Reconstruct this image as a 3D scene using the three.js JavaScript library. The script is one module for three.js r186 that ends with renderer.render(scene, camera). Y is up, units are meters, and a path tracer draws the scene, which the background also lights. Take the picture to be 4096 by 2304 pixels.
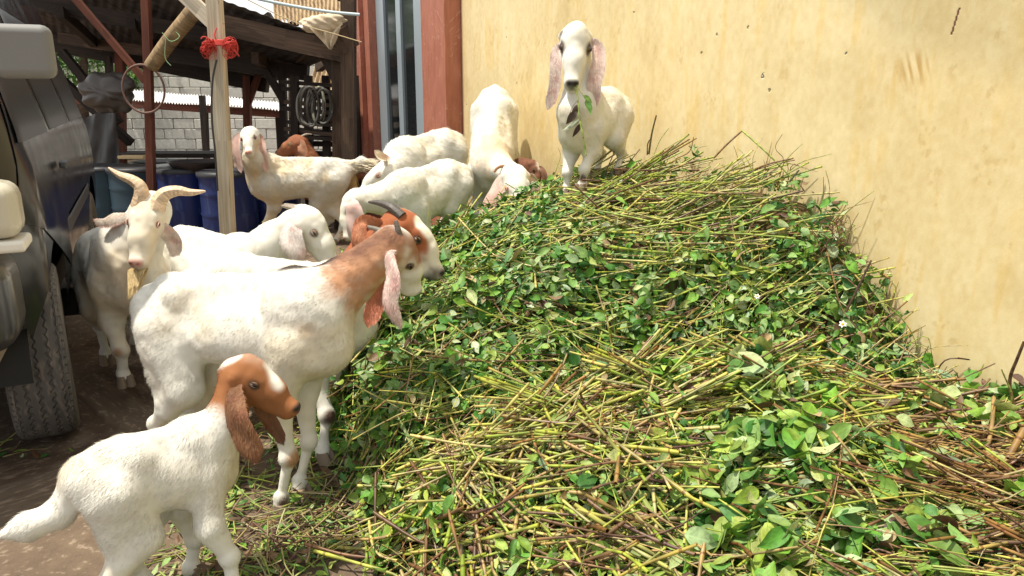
import * as THREE from 'three';
import { mergeGeometries } from 'three/addons/utils/BufferGeometryUtils.js';
import { RoundedBoxGeometry } from 'three/addons/geometries/RoundedBoxGeometry.js';

// ---------- camera, sky, sun, exposure ----------
const FOCAL = 750, PITCH = 14.5 * Math.PI / 180, EYE = 1.25;
const scene = new THREE.Scene();
const camera = new THREE.PerspectiveCamera(2 * Math.atan(288 / FOCAL) * 180 / Math.PI, 1024 / 576, 0.05, 500);
camera.position.set(0, EYE, 0); camera.rotation.x = -PITCH;
const renderer = new THREE.WebGLRenderer({ antialias: true });
renderer.setSize(1024, 576);
renderer.toneMapping = THREE.LinearToneMapping;
renderer.toneMappingExposure = 1.2;
renderer.shadowMap.enabled = true;
const SUN = new THREE.Vector3(-0.32, 0.94, -0.12).normalize();
{ // hazy bright tropical sky, warmer and brighter round the sun
  const w = 256, h = 128, d = new Float32Array(w * h * 4);
  for (let j = 0; j < h; j++) for (let i = 0; i < w; i++) {
    const el = ((j + 0.5) / h - 0.5) * Math.PI, az = ((i + 0.5) / w - 0.5) * 2 * Math.PI;
    const dir = new THREE.Vector3(Math.cos(el) * Math.cos(az), Math.sin(el), Math.cos(el) * Math.sin(az));
    const up = Math.max(0, dir.y), c = Math.max(0, dir.dot(SUN));
    const glow = 0.55 * Math.pow(c, 6) + 0.5 * Math.pow(c, 40);
    const cl = 0.5 + 0.5 * Math.sin(dir.x * 7 + 2 * Math.sin(dir.z * 5)) * Math.sin(dir.z * 9 + dir.y * 4);
    const hz = Math.pow(1 - up, 3);
    const o = (j * w + i) * 4;
    d[o] = 0.64 + 0.10 * cl + 0.40 * hz + glow; d[o + 1] = 0.675 + 0.08 * cl + 0.37 * hz + glow * 0.95; d[o + 2] = 0.71 + 0.04 * cl + 0.33 * hz + glow * 0.82;
    if (dir.y < 0) { d[o] = 0.25; d[o + 1] = 0.23; d[o + 2] = 0.2; }
    d[o + 3] = 1;
  }
  const t = new THREE.DataTexture(d, w, h, THREE.RGBAFormat, THREE.FloatType);
  t.mapping = THREE.EquirectangularReflectionMapping; t.magFilter = THREE.LinearFilter; t.minFilter = THREE.LinearFilter; t.needsUpdate = true;
  scene.background = t; scene.environment = t;
}
const sun = new THREE.DirectionalLight(new THREE.Color(1, 0.93, 0.79), 5.0);
sun.position.copy(SUN).multiplyScalar(20); sun.castShadow = true; sun.shadow.radius = 3;
sun.shadow.mapSize.set(2048, 2048);
Object.assign(sun.shadow.camera, { left: -9, right: 9, top: 9, bottom: -9, near: 1, far: 60 });
scene.add(sun); scene.add(sun.target); sun.target.position.set(-0.5, 0, -4);

// ---------- helpers ----------
const V = (x = 0, y = 0, z = 0) => new THREE.Vector3(x, y, z);
const KX = 1024 / 2576, cP = Math.cos(PITCH), sP = Math.sin(PITCH);
let ZO = 0, WS = 1;                 // extra distance of a group of far things
function at(dx, dy, zd) {
  zd += ZO;          // a measured direction and a distance give a point of the yard
  const u = (dx * KX - 512) / FOCAL, v = -(dy * KX - 288) / FOCAL, t = zd / (v * sP + cP);
  return V(u * t, EYE + (v * cP - sP) * t, -zd);
}
const A3 = a => at(a[0], a[1], a[2]);
function rng(seed) { let a = seed >>> 0; return () => { a = (a + 0x6D2B79F5) | 0; let t = Math.imul(a ^ (a >>> 15), 1 | a); t = (t + Math.imul(t ^ (t >>> 7), 61 | t)) ^ t; return ((t ^ (t >>> 14)) >>> 0) / 4294967296; }; }
const R = rng(77);
const rr = (a, b) => a + (b - a) * R();
const clamp = (x, a, b) => x < a ? a : x > b ? b : x;
const sst = (a, b, x) => { const t = clamp((x - a) / (b - a), 0, 1); return t * t * (3 - 2 * t); };
function hash(i, j, k) { let h = Math.imul(i, 374761393) + Math.imul(j, 668265263) + Math.imul(k, 2147483647 ^ 0x5bd1e995); h = Math.imul(h ^ (h >>> 13), 1274126177); return ((h ^ (h >>> 16)) >>> 0) / 4294967296; }
function n3(x, y, z) {
  const i = Math.floor(x), j = Math.floor(y), k = Math.floor(z); let u = x - i, v = y - j, w = z - k;
  u = u * u * (3 - 2 * u); v = v * v * (3 - 2 * v); w = w * w * (3 - 2 * w);
  const L = (a, b, t) => a + (b - a) * t;
  return L(L(L(hash(i, j, k), hash(i + 1, j, k), u), L(hash(i, j + 1, k), hash(i + 1, j + 1, k), u), v), L(L(hash(i, j, k + 1), hash(i + 1, j, k + 1), u), L(hash(i, j + 1, k + 1), hash(i + 1, j + 1, k + 1), u), v), w) * 2 - 1;
}
const fbm = (x, y, z, o = 4) => { let s = 0, a = 0.5; for (let i = 0; i < o; i++) { s += a * n3(x, y, z); x *= 2.03; y *= 2.03; z *= 2.03; a *= 0.5; } return s; };
const names = {};
function numbered(n) { if (!(n in names)) { names[n] = 0; return n; } names[n]++; return n + '_' + String(names[n]).padStart(3, '0'); }
function lit(m) { m.castShadow = true; m.receiveShadow = true; return m; }
function tag(o, label, category, group) { o.userData.label = label; o.userData.category = category; if (group) o.userData.group = group; return o; }
function thing(name, label, category, group, pos) { const g = new THREE.Group(); g.name = numbered(name); if (pos) g.position.copy(pos); scene.add(g); return tag(g, label, category, group); }
function part(parent, name, geo, mat, label) { const m = lit(new THREE.Mesh(geo, mat)); m.name = name; if (label) m.userData.label = label; parent.add(m); return m; }
function solo(name, geo, mat, label, category, group) { const m = lit(new THREE.Mesh(geo, mat)); m.name = numbered(name); scene.add(m); return tag(m, label, category, group); }
function struct(name, geo, mat) { const m = lit(new THREE.Mesh(geo, mat)); m.name = name; m.userData.kind = 'structure'; scene.add(m); return m; }
const C = (r, g, b) => new THREE.Color().setRGB(r, g, b);
const mat = (r, g, b, rough = 0.8, extra = {}) => new THREE.MeshStandardMaterial({ color: C(r, g, b), roughness: rough, ...extra });
function tex(w, h, fn, srgb = true) {
  const d = new Uint8Array(w * h * 4);
  for (let j = 0; j < h; j++) for (let i = 0; i < w; i++) { const c = fn(i / w, j / h, i, j), o = (j * w + i) * 4; d[o] = clamp(c[0], 0, 1) * 255; d[o + 1] = clamp(c[1], 0, 1) * 255; d[o + 2] = clamp(c[2], 0, 1) * 255; d[o + 3] = 255; }
  const t = new THREE.DataTexture(d, w, h); t.wrapS = t.wrapT = THREE.RepeatWrapping; t.magFilter = THREE.LinearFilter; t.minFilter = THREE.LinearMipmapLinearFilter; t.generateMipmaps = true; if (srgb) t.colorSpace = THREE.SRGBColorSpace; t.needsUpdate = true; return t;
}
// tileable noise: blend of shifted copies is avoided by sampling on a torus
function tn(u, v, f, seed = 0) { const a = u * 2 * Math.PI, b = v * 2 * Math.PI, r = f / 6.283; return fbm(Math.cos(a) * r + seed, Math.sin(a) * r + Math.cos(b) * r * 1.0, Math.sin(b) * r + seed * 1.7, 4); }
function tube(points, r0, r1, seg = 12, rad = 6, closed = false) {
  const c = new THREE.CatmullRomCurve3(points, closed, 'centripetal');
  const g = new THREE.TubeGeometry(c, seg, 1, rad, closed); const p = g.attributes.position, q = V();
  for (let i = 0; i <= seg; i++) { c.getPointAt(i / seg, q); const r = r0 + (r1 - r0) * i / seg; for (let j = 0; j <= rad; j++) { const k = i * (rad + 1) + j; p.setXYZ(k, q.x + (p.getX(k) - q.x) * r, q.y + (p.getY(k) - q.y) * r, q.z + (p.getZ(k) - q.z) * r); } }
  if (!closed && Math.min(r0, r1) > 0.004) {   // closed ends
    const caps = [];
    for (const [e, r, s] of [[0, r0, -1], [1, r1, 1]]) { const cg = new THREE.CircleGeometry(r, rad); c.getPointAt(e, q); const tg = c.getTangentAt(e).multiplyScalar(s); cg.applyQuaternion(new THREE.Quaternion().setFromUnitVectors(V(0, 0, 1), tg)); cg.translate(q.x, q.y, q.z); caps.push(cg); }
    return mergeGeometries([g, ...caps]);
  }
  return g;
}
// a sawn bar between two points; uv in metres along the grain
function bar(a, b, w, h, up = V(0, 1, 0), wob = 0) {
  const d = b.clone().sub(a), L = d.length(); d.normalize();
  let s = new THREE.Vector3().crossVectors(d, up); if (s.lengthSq() < 1e-4) s = new THREE.Vector3().crossVectors(d, V(0, 0, 1)); s.normalize(); const u = new THREE.Vector3().crossVectors(s, d);
  w *= WS; h *= WS; const g = new THREE.BoxGeometry(w, h, L, 1, 1, 4), p = g.attributes.position, uv = g.attributes.uv, n = g.attributes.normal, sd = a.x * 7 + a.y * 3;
  for (let i = 0; i < p.count; i++) { const x = p.getX(i), y = p.getY(i), z = p.getZ(i); uv.setXY(i, (x + y) + sd, z); if (wob) { const o = wob * n3(z * 2.5 + sd, sd, 1), q = wob * n3(z * 2.5, sd, 7); p.setXY(i, x + o, y + q); } }
  g.computeVertexNormals();
  const m = new THREE.Matrix4().makeBasis(s, u, d).setPosition((a.x + b.x) / 2, (a.y + b.y) / 2, (a.z + b.z) / 2);
  // box local axes: x=s, y=u, z=d (right handed when s x u = d)
  const m2 = new THREE.Matrix4().makeBasis(s, u, new THREE.Vector3().crossVectors(s, u)).setPosition((a.x + b.x) / 2, (a.y + b.y) / 2, (a.z + b.z) / 2);
  g.applyMatrix4(m2); return g;
}
const bx = (w, h, d, x = 0, y = 0, z = 0, r = 0) => { const g = r ? new RoundedBoxGeometry(w, h, d, 2, r) : new THREE.BoxGeometry(w, h, d); g.translate(x, y, z); return g; };

// ---------- wood, metal and other shared materials ----------
function woodTex(base, dark, seed) {
  return tex(256, 512, (u, v) => { const g = tn(u, v * 1, 4, seed), s = fbm(u * 60 + seed, v * 5, seed, 3), k = clamp(0.5 + 0.5 * g + 0.55 * s, 0, 1); const st = fbm(u * 5, v * 3, seed + 4, 3) > 0.22 ? 0.85 : 1; return [0, 1, 2].map(i => (dark[i] + (base[i] - dark[i]) * k) * st); });
}
const woodMat = (base, dark, seed) => { const t = woodTex(base, dark, seed); t.repeat.set(3, 0.8); return new THREE.MeshStandardMaterial({ map: t, bumpMap: t, bumpScale: 0.002, roughness: 0.85 }); };
const WOOD = {
  pale: woodMat([0.87, 0.83, 0.76], [0.69, 0.63, 0.54], 1),
  brown: woodMat([0.43, 0.35, 0.29], [0.25, 0.19, 0.15], 2),
  dark: woodMat([0.27, 0.22, 0.19], [0.14, 0.11, 0.09], 3),
  red: woodMat([0.48, 0.27, 0.19], [0.30, 0.16, 0.12], 4),
  log: woodMat([0.66, 0.56, 0.42], [0.42, 0.34, 0.24], 5),
};
// ---------- ground ----------
const groundTex = tex(1024, 1024, (u, v, i, j) => {
  const a = tn(u, v, 9, 3), b = tn(u, v, 40, 8), c = hash(i, j, 5), d = tn(u, v, 120, 12);
  let k = 0.35 + 0.4 * a + 0.3 * b + 0.25 * d; const peb = 0.10 * sst(0.18, 0.42, d); const moist = sst(-0.05, 0.25, a) * 0.12;
  return [0.36 + 0.16 * k + peb - moist + 0.05 * (c - 0.5), 0.30 + 0.145 * k + peb - moist + 0.05 * (c - 0.5), 0.245 + 0.12 * k + peb - moist * 0.9 + 0.05 * (c - 0.5)];
});
const groundHeight = (x, z) => 0.012 * fbm(x * 1.3, 3, z * 1.3, 3) + 0.006 * n3(x * 6, 1, z * 6);
{
  const g = new THREE.PlaneGeometry(16, 20, 260, 320); g.rotateX(-Math.PI / 2); g.translate(-2, 0, -6);
  const p = g.attributes.position, uv = g.attributes.uv;
  for (let i = 0; i < p.count; i++) { const x = p.getX(i), z = p.getZ(i); p.setY(i, groundHeight(x, z)); uv.setXY(i, x / 1.7, z / 1.7); }
  g.computeVertexNormals();
  struct('ground', g, new THREE.MeshStandardMaterial({ map: groundTex, bumpMap: groundTex, bumpScale: 0.012, roughness: 0.95 }));
  const g2 = new THREE.RingGeometry(0.1, 300, 64, 3); g2.rotateX(-Math.PI / 2); g2.translate(0, -0.06, 0); const u2 = g2.attributes.uv, p2 = g2.attributes.position; for (let i = 0; i < p2.count; i++) u2.setXY(i, p2.getX(i) / 1.7, p2.getZ(i) / 1.7);
  struct('terrain', g2, new THREE.MeshStandardMaterial({ map: groundTex, roughness: 0.95 }));
}

// ---------- house: yellow plastered wall, terracotta columns, tall window ----------
const P0 = V(-0.37, 0, -5.8), WD = V(0.475, 0, 0.88).normalize(), WN = V(-WD.z, 0, WD.x);
const wallDist = (x, z) => (x - P0.x) * WN.x + (z - P0.z) * WN.z;
const wp = (t, y, n) => V(P0.x + WD.x * t + WN.x * n, y, P0.z + WD.z * t + WN.z * n);
function wallBox(t0, t1, y0, y1, n0, n1) { // box in wall coordinates; uv in metres
  const g = new THREE.BoxGeometry(t1 - t0, y1 - y0, n1 - n0), uv = g.attributes.uv, p = g.attributes.position;
  g.translate((t0 + t1) / 2, (y0 + y1) / 2, (n0 + n1) / 2);
  for (let i = 0; i < p.count; i++) uv.setXY(i, p.getX(i) + p.getZ(i), p.getY(i));
  g.applyMatrix4(new THREE.Matrix4().makeBasis(WD, V(0, 1, 0), WN).setPosition(P0)); return g;
}
const house = thing('house', 'house with pale yellow plastered wall, terracotta columns and tall window', 'house');
{
  const wt = tex(2048, 1024, (u, v, i, j) => {   // covers 6 m x 3 m
    const x = u * 6, y = v * 3;
    const blot = fbm(x * 1.6, y * 1.1, 2, 5), fine = fbm(x * 55, y * 38, 5, 3), streak = fbm(x * 24, y * 2.6, 9, 4), mott = fbm(x * 9, y * 6, 21, 5);
    let c = [0.89, 0.812, 0.625];
    const k = 0.035 * blot + 0.04 * fine + 0.035 * mott + 0.02 * (hash(i, j, 9) - 0.5);
    c = [c[0] + k * 0.8, c[1] + k, c[2] + k * 1.3];
    const ora = sst(0.04, 0.42, streak) * sst(-0.35, 0.3, mott); c[1] -= 0.03 * ora; c[2] -= 0.075 * ora; c[0] -= 0.006 * ora; const fl = sst(0.30, 0.5, fbm(x * 38, y * 14, 63, 4)); c[0] -= 0.012 * fl; c[1] -= 0.02 * fl; c[2] -= 0.03 * fl;
    const gr = sst(0.10, 0.5, fbm(x * 5, y * 3, 33, 5)); c = c.map((q, m) => q - gr * [0.035, 0.04, 0.045][m]);
    const low = 0.4 * sst(0.2, 0.5, fbm(x * 16, y * 9, 41, 5)) * sst(0.0, 0.35, fbm(x * 70, y * 45, 43, 3)); c[0] -= 0.10 * low; c[1] -= 0.13 * low; c[2] -= 0.16 * low;   // scuffs and splashes
    const sp = hash(Math.floor(x * 55), Math.floor(y * 55), 3); if (sp > 0.999) { const d = Math.hypot(x * 55 % 1 - 0.5, y * 55 % 1 - 0.5); if (d < 0.33 + 0.2 * n3(x * 300, y * 300, 1)) c = c.map(q => q * 0.62); }
    const rub = Math.exp(-Math.pow((x - 3.62) / 0.055, 2) - Math.pow((y - 1.33) / 0.05, 2)); const rs = rub * sst(-0.1, 0.35, fbm((x + y * 0.35) * 60, y * 6, 3, 3)); c[0] -= 0.16 * rs; c[1] -= 0.23 * rs; c[2] -= 0.28 * rs;
    for (const [sx, sy, r] of [[3.82, 1.66, 0.016], [2.95, 1.32, 0.008], [3.34, 1.39, 0.006], [4.05, 1.58, 0.01]]) { const d = Math.hypot(x - sx, y - sy) + 0.008 * n3(x * 150, y * 150, 2); if (d < r) c = c.map(() => 0.42 + 0.1 * hash(i, j, 1)); }
    const ln = Math.abs((x - 3.735) - (y - 1.47) * 0.18); if (ln < 0.0028 && y > 1.43 && y < 1.51) c = [0.45, 0.28, 0.2];
    return c;
  });
  wt.repeat.set(1 / 6, 1 / 3);
  const wallMat = new THREE.MeshStandardMaterial({ map: wt, bumpMap: wt, bumpScale: 0.004, roughness: 0.82 });
  part(house, 'wall', wallBox(0.0, 7.5, -0.1, 3.4, -0.2, 0), wallMat);
  const tt = tex(512, 512, (u, v, i, j) => { const a = tn(u, v, 8, 2), b = fbm(u * 60, v * 10, 4, 3); const k = 0.05 * a + 0.05 * b; const chip = tn(u, v, 50, 31) > 0.40 ? 0.10 : 0; return [0.665 + k + chip * 0.5, 0.415 + k + chip, 0.335 + k + chip]; });
  const terra = new THREE.MeshStandardMaterial({ map: tt, bumpMap: tt, bumpScale: 0.003, roughness: 0.6 });
  // near column: broad shaft, a slimmer raised band towards the wall and a reveal on the window side
  const col = part(house, 'column', wallBox(-0.47, -0.012, -0.1, 3.4, -0.1, 0.13), terra);
  part(col, 'edge_band', wallBox(-0.56, -0.472, -0.1, 3.4, -0.1, 0.085), terra);
  // narrow strip of bare plaster at the joint
  const col2 = part(house, 'column', wallBox(-2.55, -2.05, -0.1, 3.4, -0.1, 0.13), terra);
  part(col2, 'edge_band', wallBox(-2.045, -1.9, -0.1, 3.4, -0.1, 0.085), terra);
  part(house, 'wall', wallBox(-2.55, -0.56, -0.1, 0.35, -0.2, 0.02), wallMat);
  part(house, 'wall', wallBox(-2.55, -0.56, 2.6, 3.4, -0.2, 0.02), wallMat);
  const win = new THREE.Group(); win.name = 'window'; house.add(win);
  const alu = mat(0.42, 0.50, 0.56, 0.4, { metalness: 0.35 });
  const tA = -1.9, tB = -0.56;
  for (const [a, b, n] of [[tA, tA + 0.22, 0.012], [tA + 0.54, tA + 0.65, 0.010], [tA + 0.98, tB - 0.19, 0.014], [tB - 0.15, tB - 0.0, 0.008]]) part(win, 'frame', wallBox(a, b, 0.35, 2.6, -0.05, n), alu);
  part(win, 'frame', wallBox(tA, tB, 2.5, 2.597, -0.051, 0.036), alu); part(win, 'sill', wallBox(tA, tB, 0.352, 0.44, -0.051, 0.06), alu);
  const glass = new THREE.MeshPhysicalMaterial({ color: C(0.015, 0.018, 0.02), roughness: 0.08, metalness: 0 });
  part(win, 'pane', wallBox(tA + 0.22, tA + 0.54, 0.44, 2.5, -0.04, -0.01), glass);
  part(win, 'pane', wallBox(tA + 0.65, tA + 0.98, 0.44, 2.5, -0.04, -0.01), glass);
  part(win, 'pane', wallBox(tB - 0.19, tB - 0.15, 0.44, 2.5, -0.04, -0.01), glass);
  // back and far side of the house so that it stands as a volume
  part(house, 'wall', wallBox(-2.55, 7.5, -0.1, 3.4, -3.2, -3.0), wallMat);
  part(house, 'wall', wallBox(-2.55, -2.35, -0.1, 3.4, -3.0, -0.2), wallMat);
}
{ // unseen translucent sheet, added and shaped to cast diagonal shade on the upper right wall
  const q = [wp(1.75, 2.6, 0.01), wp(6.5, 2.6, 0.01), wp(6.5, 2.98, 0.75), wp(3.45, 2.98, 0.5)], g = new THREE.PlaneGeometry(1, 1, 12, 12), p = g.attributes.position;
  for (let i = 0; i < p.count; i++) { const u = p.getX(i) + .5, v = .5 - p.getY(i), a = q[0].clone().lerp(q[1], u).lerp(q[3].clone().lerp(q[2], u), v); a.y -= 0.06 * Math.sin(u * Math.PI) * Math.sin(v * Math.PI); p.setXYZ(i, a.x, a.y, a.z); } g.computeVertexNormals();
  solo('added_shade_sheet', g, new THREE.MeshPhysicalMaterial({ color: C(0.80, 0.82, 0.84), transmission: 1, thickness: 0, roughness: 0.25, side: THREE.DoubleSide }), 'translucent sheet added out of view to shade the upper right of the wall', 'added sheet');
}
// ---------- fodder heap surface ----------
const CP = [
  [.72, 3.55, .93], [1.0, 3.1, .95], [1.1, 2.97, .93], [1.2, 2.8, .83], [1.3, 2.65, .62], [1.42, 2.48, .33], [.43, 3.65, .87], [.26, 3.5, .78], [.12, 3.65, .76], [-.155, 3.35, .66], [-.33, 3.0, .60], [-.41, 2.6, .54], [-.45, 2.42, .42], [-.6, 2.3, -.05], [-.64, 2.7, -.02], [-.66, 3.1, .0], [-.6, 3.5, .1],
  [.35, 2.9, .77], [.35, 2.76, .72], [.1, 2.75, .62], [.85, 2.78, .78], [.6, 2.77, .75], [.35, 2.62, .48], [.6, 2.60, .48], [.84, 2.62, .52], [.35, 2.47, .29], [.6, 2.46, .29], [.84, 2.47, .30], [.1, 2.50, .44], [.12, 2.36, .27], [-.1, 2.4, .42], [-.3, 2.3, .44], [-.38, 2.28, .42], [-.34, 2.16, .34], [-.53, 2.22, -.03], [-.52, 2.08, -.03],  [.5, 3.2, .85], [.85, 3.0, .90], [.1, 3.1, .71], [-.1, 2.75, .60],
  [.385, 2.37, .27], [.75, 2.37, .28], [-.05, 2.17, .24], [1.05, 2.38, .28], [.15, 2.24, .26], [.57, 2.37, .27], [.9, 2.37, .28], [.26, 2.33, .27],
  [-.13, 1.92, .33], [.385, 2.15, .45], [.755, 2.15, .43], [1.31, 2.2, .30], [1.58, 2.1, .32], [.1, 2.0, .40],
  [-.1, 1.6, .2], [.29, 1.4, .25], [.71, 1.36, .28], [1.05, 1.33, .3], [.3, 1.75, .36], [.75, 1.75, .38], [1.15, 1.75, .32],
  [-.33, 1.75, .0], [-.45, 1.95, .0], [-.46, 2.12, .04], [-.29, 1.95, .02], [-.2, 1.88, .2], [-.24, 1.6, 0], [-.2, 1.45, 0], [-.27, 1.75, .02], [-.14, 1.76, .26],
  [.3, 1.0, .08], [1.0, 1.0, .2], [1.6, 1.5, .3], [-.1, 1.3, -.02], [.2, .7, -.05], [1.2, .6, .0], [1.9, 1.4, .3],
  [-.2, 4.45, .43], [-.1, 4.85, .58], [.05, 4.55, .55], [-.3, 5.0, .42], [-.34, 4.25, .43], [-.5, 4.3, .30], [-.7, 4.5, .1], [-.8, 5.0, .02], [-.4, 5.4, .3], [-.65, 3.9, .12], [-.85, 4, -.05], [-1, 5, -.05], [-.95, 5.8, -.05], [.2, 4.3, .65], [-.25, 4.0, .50], [-.02, 4.0, .62],
  [-.85, 3.2, -.05], [-.9, 2.5, -.05], [-.75, 2.1, -.05], [-.7, 1.6, -.05], [-.5, 1.4, -.05], [-.3, 1.0, -.05], [-.6, 1.9, -.04],
];
const HG = { x0: -1.2, z0: 0.5, nx: 160, nz: 240, st: 0.0225, d: null };
HG.d = new Float32Array(HG.nx * HG.nz);
for (let j = 0; j < HG.nz; j++) for (let i = 0; i < HG.nx; i++) {
  const x = HG.x0 + i * HG.st, z = HG.z0 + j * HG.st; let s = 0, w = 0;
  for (const c of CP) { const dx = x - c[0], dz = z - c[1], d = dx * dx + dz * dz, q = 1 / ((d + 0.012) * (d + 0.012)); s += q * c[2]; w += q; }
  let h = s / w; if (h > 0.03) h += 0.045 * fbm(x * 4.5, z * 4.5, 5, 3) * sst(0.03, 0.2, h) + 0.02 * n3(x * 16, z * 16, 3) * sst(0.03, 0.2, h);
  HG.d[j * HG.nx + i] = h;
}
function pileH(x, zd) {
  const fx = clamp((x - HG.x0) / HG.st, 0, HG.nx - 1.001), fz = clamp((zd - HG.z0) / HG.st, 0, HG.nz - 1.001), i = Math.floor(fx), j = Math.floor(fz), u = fx - i, v = fz - j, D = HG.d, n = HG.nx;
  return (D[j * n + i] * (1 - u) + D[j * n + i + 1] * u) * (1 - v) + (D[(j + 1) * n + i] * (1 - u) + D[(j + 1) * n + i + 1] * u) * v;
}
function pileN(x, zd) { const e = 0.03; return V(-(pileH(x + e, zd) - pileH(x - e, zd)) / (2 * e), 1, (pileH(x, zd + e) - pileH(x, zd - e)) / (2 * e)).normalize(); }
const frontEdge = x => 2.03 + 0.17 * sst(-0.15, 0.4, x) + 0.1 * sst(0.75, 1.3, x);
const isFront = (x, zd) => zd < frontEdge(x);
const standY = (x, z) => Math.max(groundHeight(x, z), pileH(x, -z));
// ---------- goats: one continuous skin from a skeleton of tapered limbs ----------
function surfaceNets(sdf, xs, ys, zs) {
  const nx = xs.length, ny = ys.length, nz = zs.length, f = new Float32Array(nx * ny * nz), B = 6;
  const id = (i, j, k) => (k * ny + j) * nx + i;
  for (let k0 = 0; k0 < nz; k0 += B) for (let j0 = 0; j0 < ny; j0 += B) for (let i0 = 0; i0 < nx; i0 += B) {
    const i1 = Math.min(nx, i0 + B), j1 = Math.min(ny, j0 + B), k1 = Math.min(nz, k0 + B);
    const hx = (xs[i1 - 1] - xs[i0]) / 2, hy = (ys[j1 - 1] - ys[j0]) / 2, hz = (zs[k1 - 1] - zs[k0]) / 2;
    const d = sdf(xs[i0] + hx, ys[j0] + hy, zs[k0] + hz), skip = Math.abs(d) > Math.hypot(hx, hy, hz) * 1.15 + 0.03;
    for (let k = k0; k < k1; k++) for (let j = j0; j < j1; j++) for (let i = i0; i < i1; i++) f[id(i, j, k)] = skip ? d : sdf(xs[i], ys[j], zs[k]);
  }
  const pos = [], idx = [], vm = new Int32Array(nx * ny * nz).fill(-1);
  const E = [[0, 1], [2, 3], [4, 5], [6, 7], [0, 2], [1, 3], [4, 6], [5, 7], [0, 4], [1, 5], [2, 6], [3, 7]];
  for (let k = 0; k < nz - 1; k++) for (let j = 0; j < ny - 1; j++) for (let i = 0; i < nx - 1; i++) {
    let m = 0; const c = [0, 0, 0, 0, 0, 0, 0, 0];
    for (let q = 0; q < 8; q++) { const v = f[id(i + (q & 1), j + ((q >> 1) & 1), k + (q >> 2))]; c[q] = v; if (v < 0) m |= 1 << q; }
    if (m === 0 || m === 255) continue;
    let x = 0, y = 0, z = 0, n = 0;
    for (const [a, b] of E) { if ((c[a] < 0) === (c[b] < 0)) continue; const t = c[a] / (c[a] - c[b]); x += xs[i + (a & 1)] + t * (xs[i + (b & 1)] - xs[i + (a & 1)]); y += ys[j + ((a >> 1) & 1)] + t * (ys[j + ((b >> 1) & 1)] - ys[j + ((a >> 1) & 1)]); z += zs[k + (a >> 2)] + t * (zs[k + (b >> 2)] - zs[k + (a >> 2)]); n++; }
    vm[id(i, j, k)] = pos.length / 3; pos.push(x / n, y / n, z / n);
  }
  const quad = (a, b, c, d, flip) => { if (a < 0 || b < 0 || c < 0 || d < 0) return; flip ? idx.push(a, c, b, a, d, c) : idx.push(a, b, c, a, c, d); };
  for (let k = 1; k < nz - 1; k++) for (let j = 1; j < ny - 1; j++) for (let i = 1; i < nx - 1; i++) {
    const s = f[id(i, j, k)] < 0;
    if (s !== (f[id(i + 1, j, k)] < 0)) quad(vm[id(i, j - 1, k - 1)], vm[id(i, j, k - 1)], vm[id(i, j, k)], vm[id(i, j - 1, k)], !s);
    if (s !== (f[id(i, j + 1, k)] < 0)) quad(vm[id(i - 1, j, k - 1)], vm[id(i - 1, j, k)], vm[id(i, j, k)], vm[id(i, j, k - 1)], !s);
    if (s !== (f[id(i, j, k + 1)] < 0)) quad(vm[id(i - 1, j - 1, k)], vm[id(i, j - 1, k)], vm[id(i, j, k)], vm[id(i - 1, j, k)], !s);
  }
  return { pos, idx };
}
const WHITE = [0.735, 0.712, 0.645], BROWN = [0.36, 0.135, 0.045], PINK = [0.74, 0.44, 0.37], DARK = [0.035, 0.028, 0.025], CREAM = [0.74, 0.58, 0.34], TAN = [0.52, 0.27, 0.13], GREY = [0.30, 0.28, 0.26];
const skinMat = new THREE.MeshStandardMaterial({ vertexColors: true, roughness: 0.85 });
const hairMat = new THREE.MeshStandardMaterial({ vertexColors: true, roughness: 0.7, side: THREE.DoubleSide });
const earMat = new THREE.MeshPhysicalMaterial({ vertexColors: true, roughness: 0.8, transmission: 0.22, thickness: 0, side: THREE.DoubleSide });
const hornMat = c => new THREE.MeshStandardMaterial({ color: C(...c), roughness: 0.55, bumpMap: hornTex, bumpScale: 0.002, map: hornTex });
const hornTex = tex(64, 256, (u, v) => { const k = 0.90 + 0.05 * Math.sin(u * 90 + 4 * n3(v * 20, u * 3, 1)) + 0.10 * n3(u * 40, v * 8, 4); return [k, k, k]; });
const hoofMat = mat(0.24, 0.18, 0.13, 0.6), eyeWhite = mat(0.20, 0.10, 0.035, 0.12), eyeDark = mat(0.008, 0.007, 0.006, 0.08), eyePale = mat(0.45, 0.27, 0.10, 0.12);
const lerp3 = (a, b, t) => a.clone().lerp(b, t);

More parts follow.
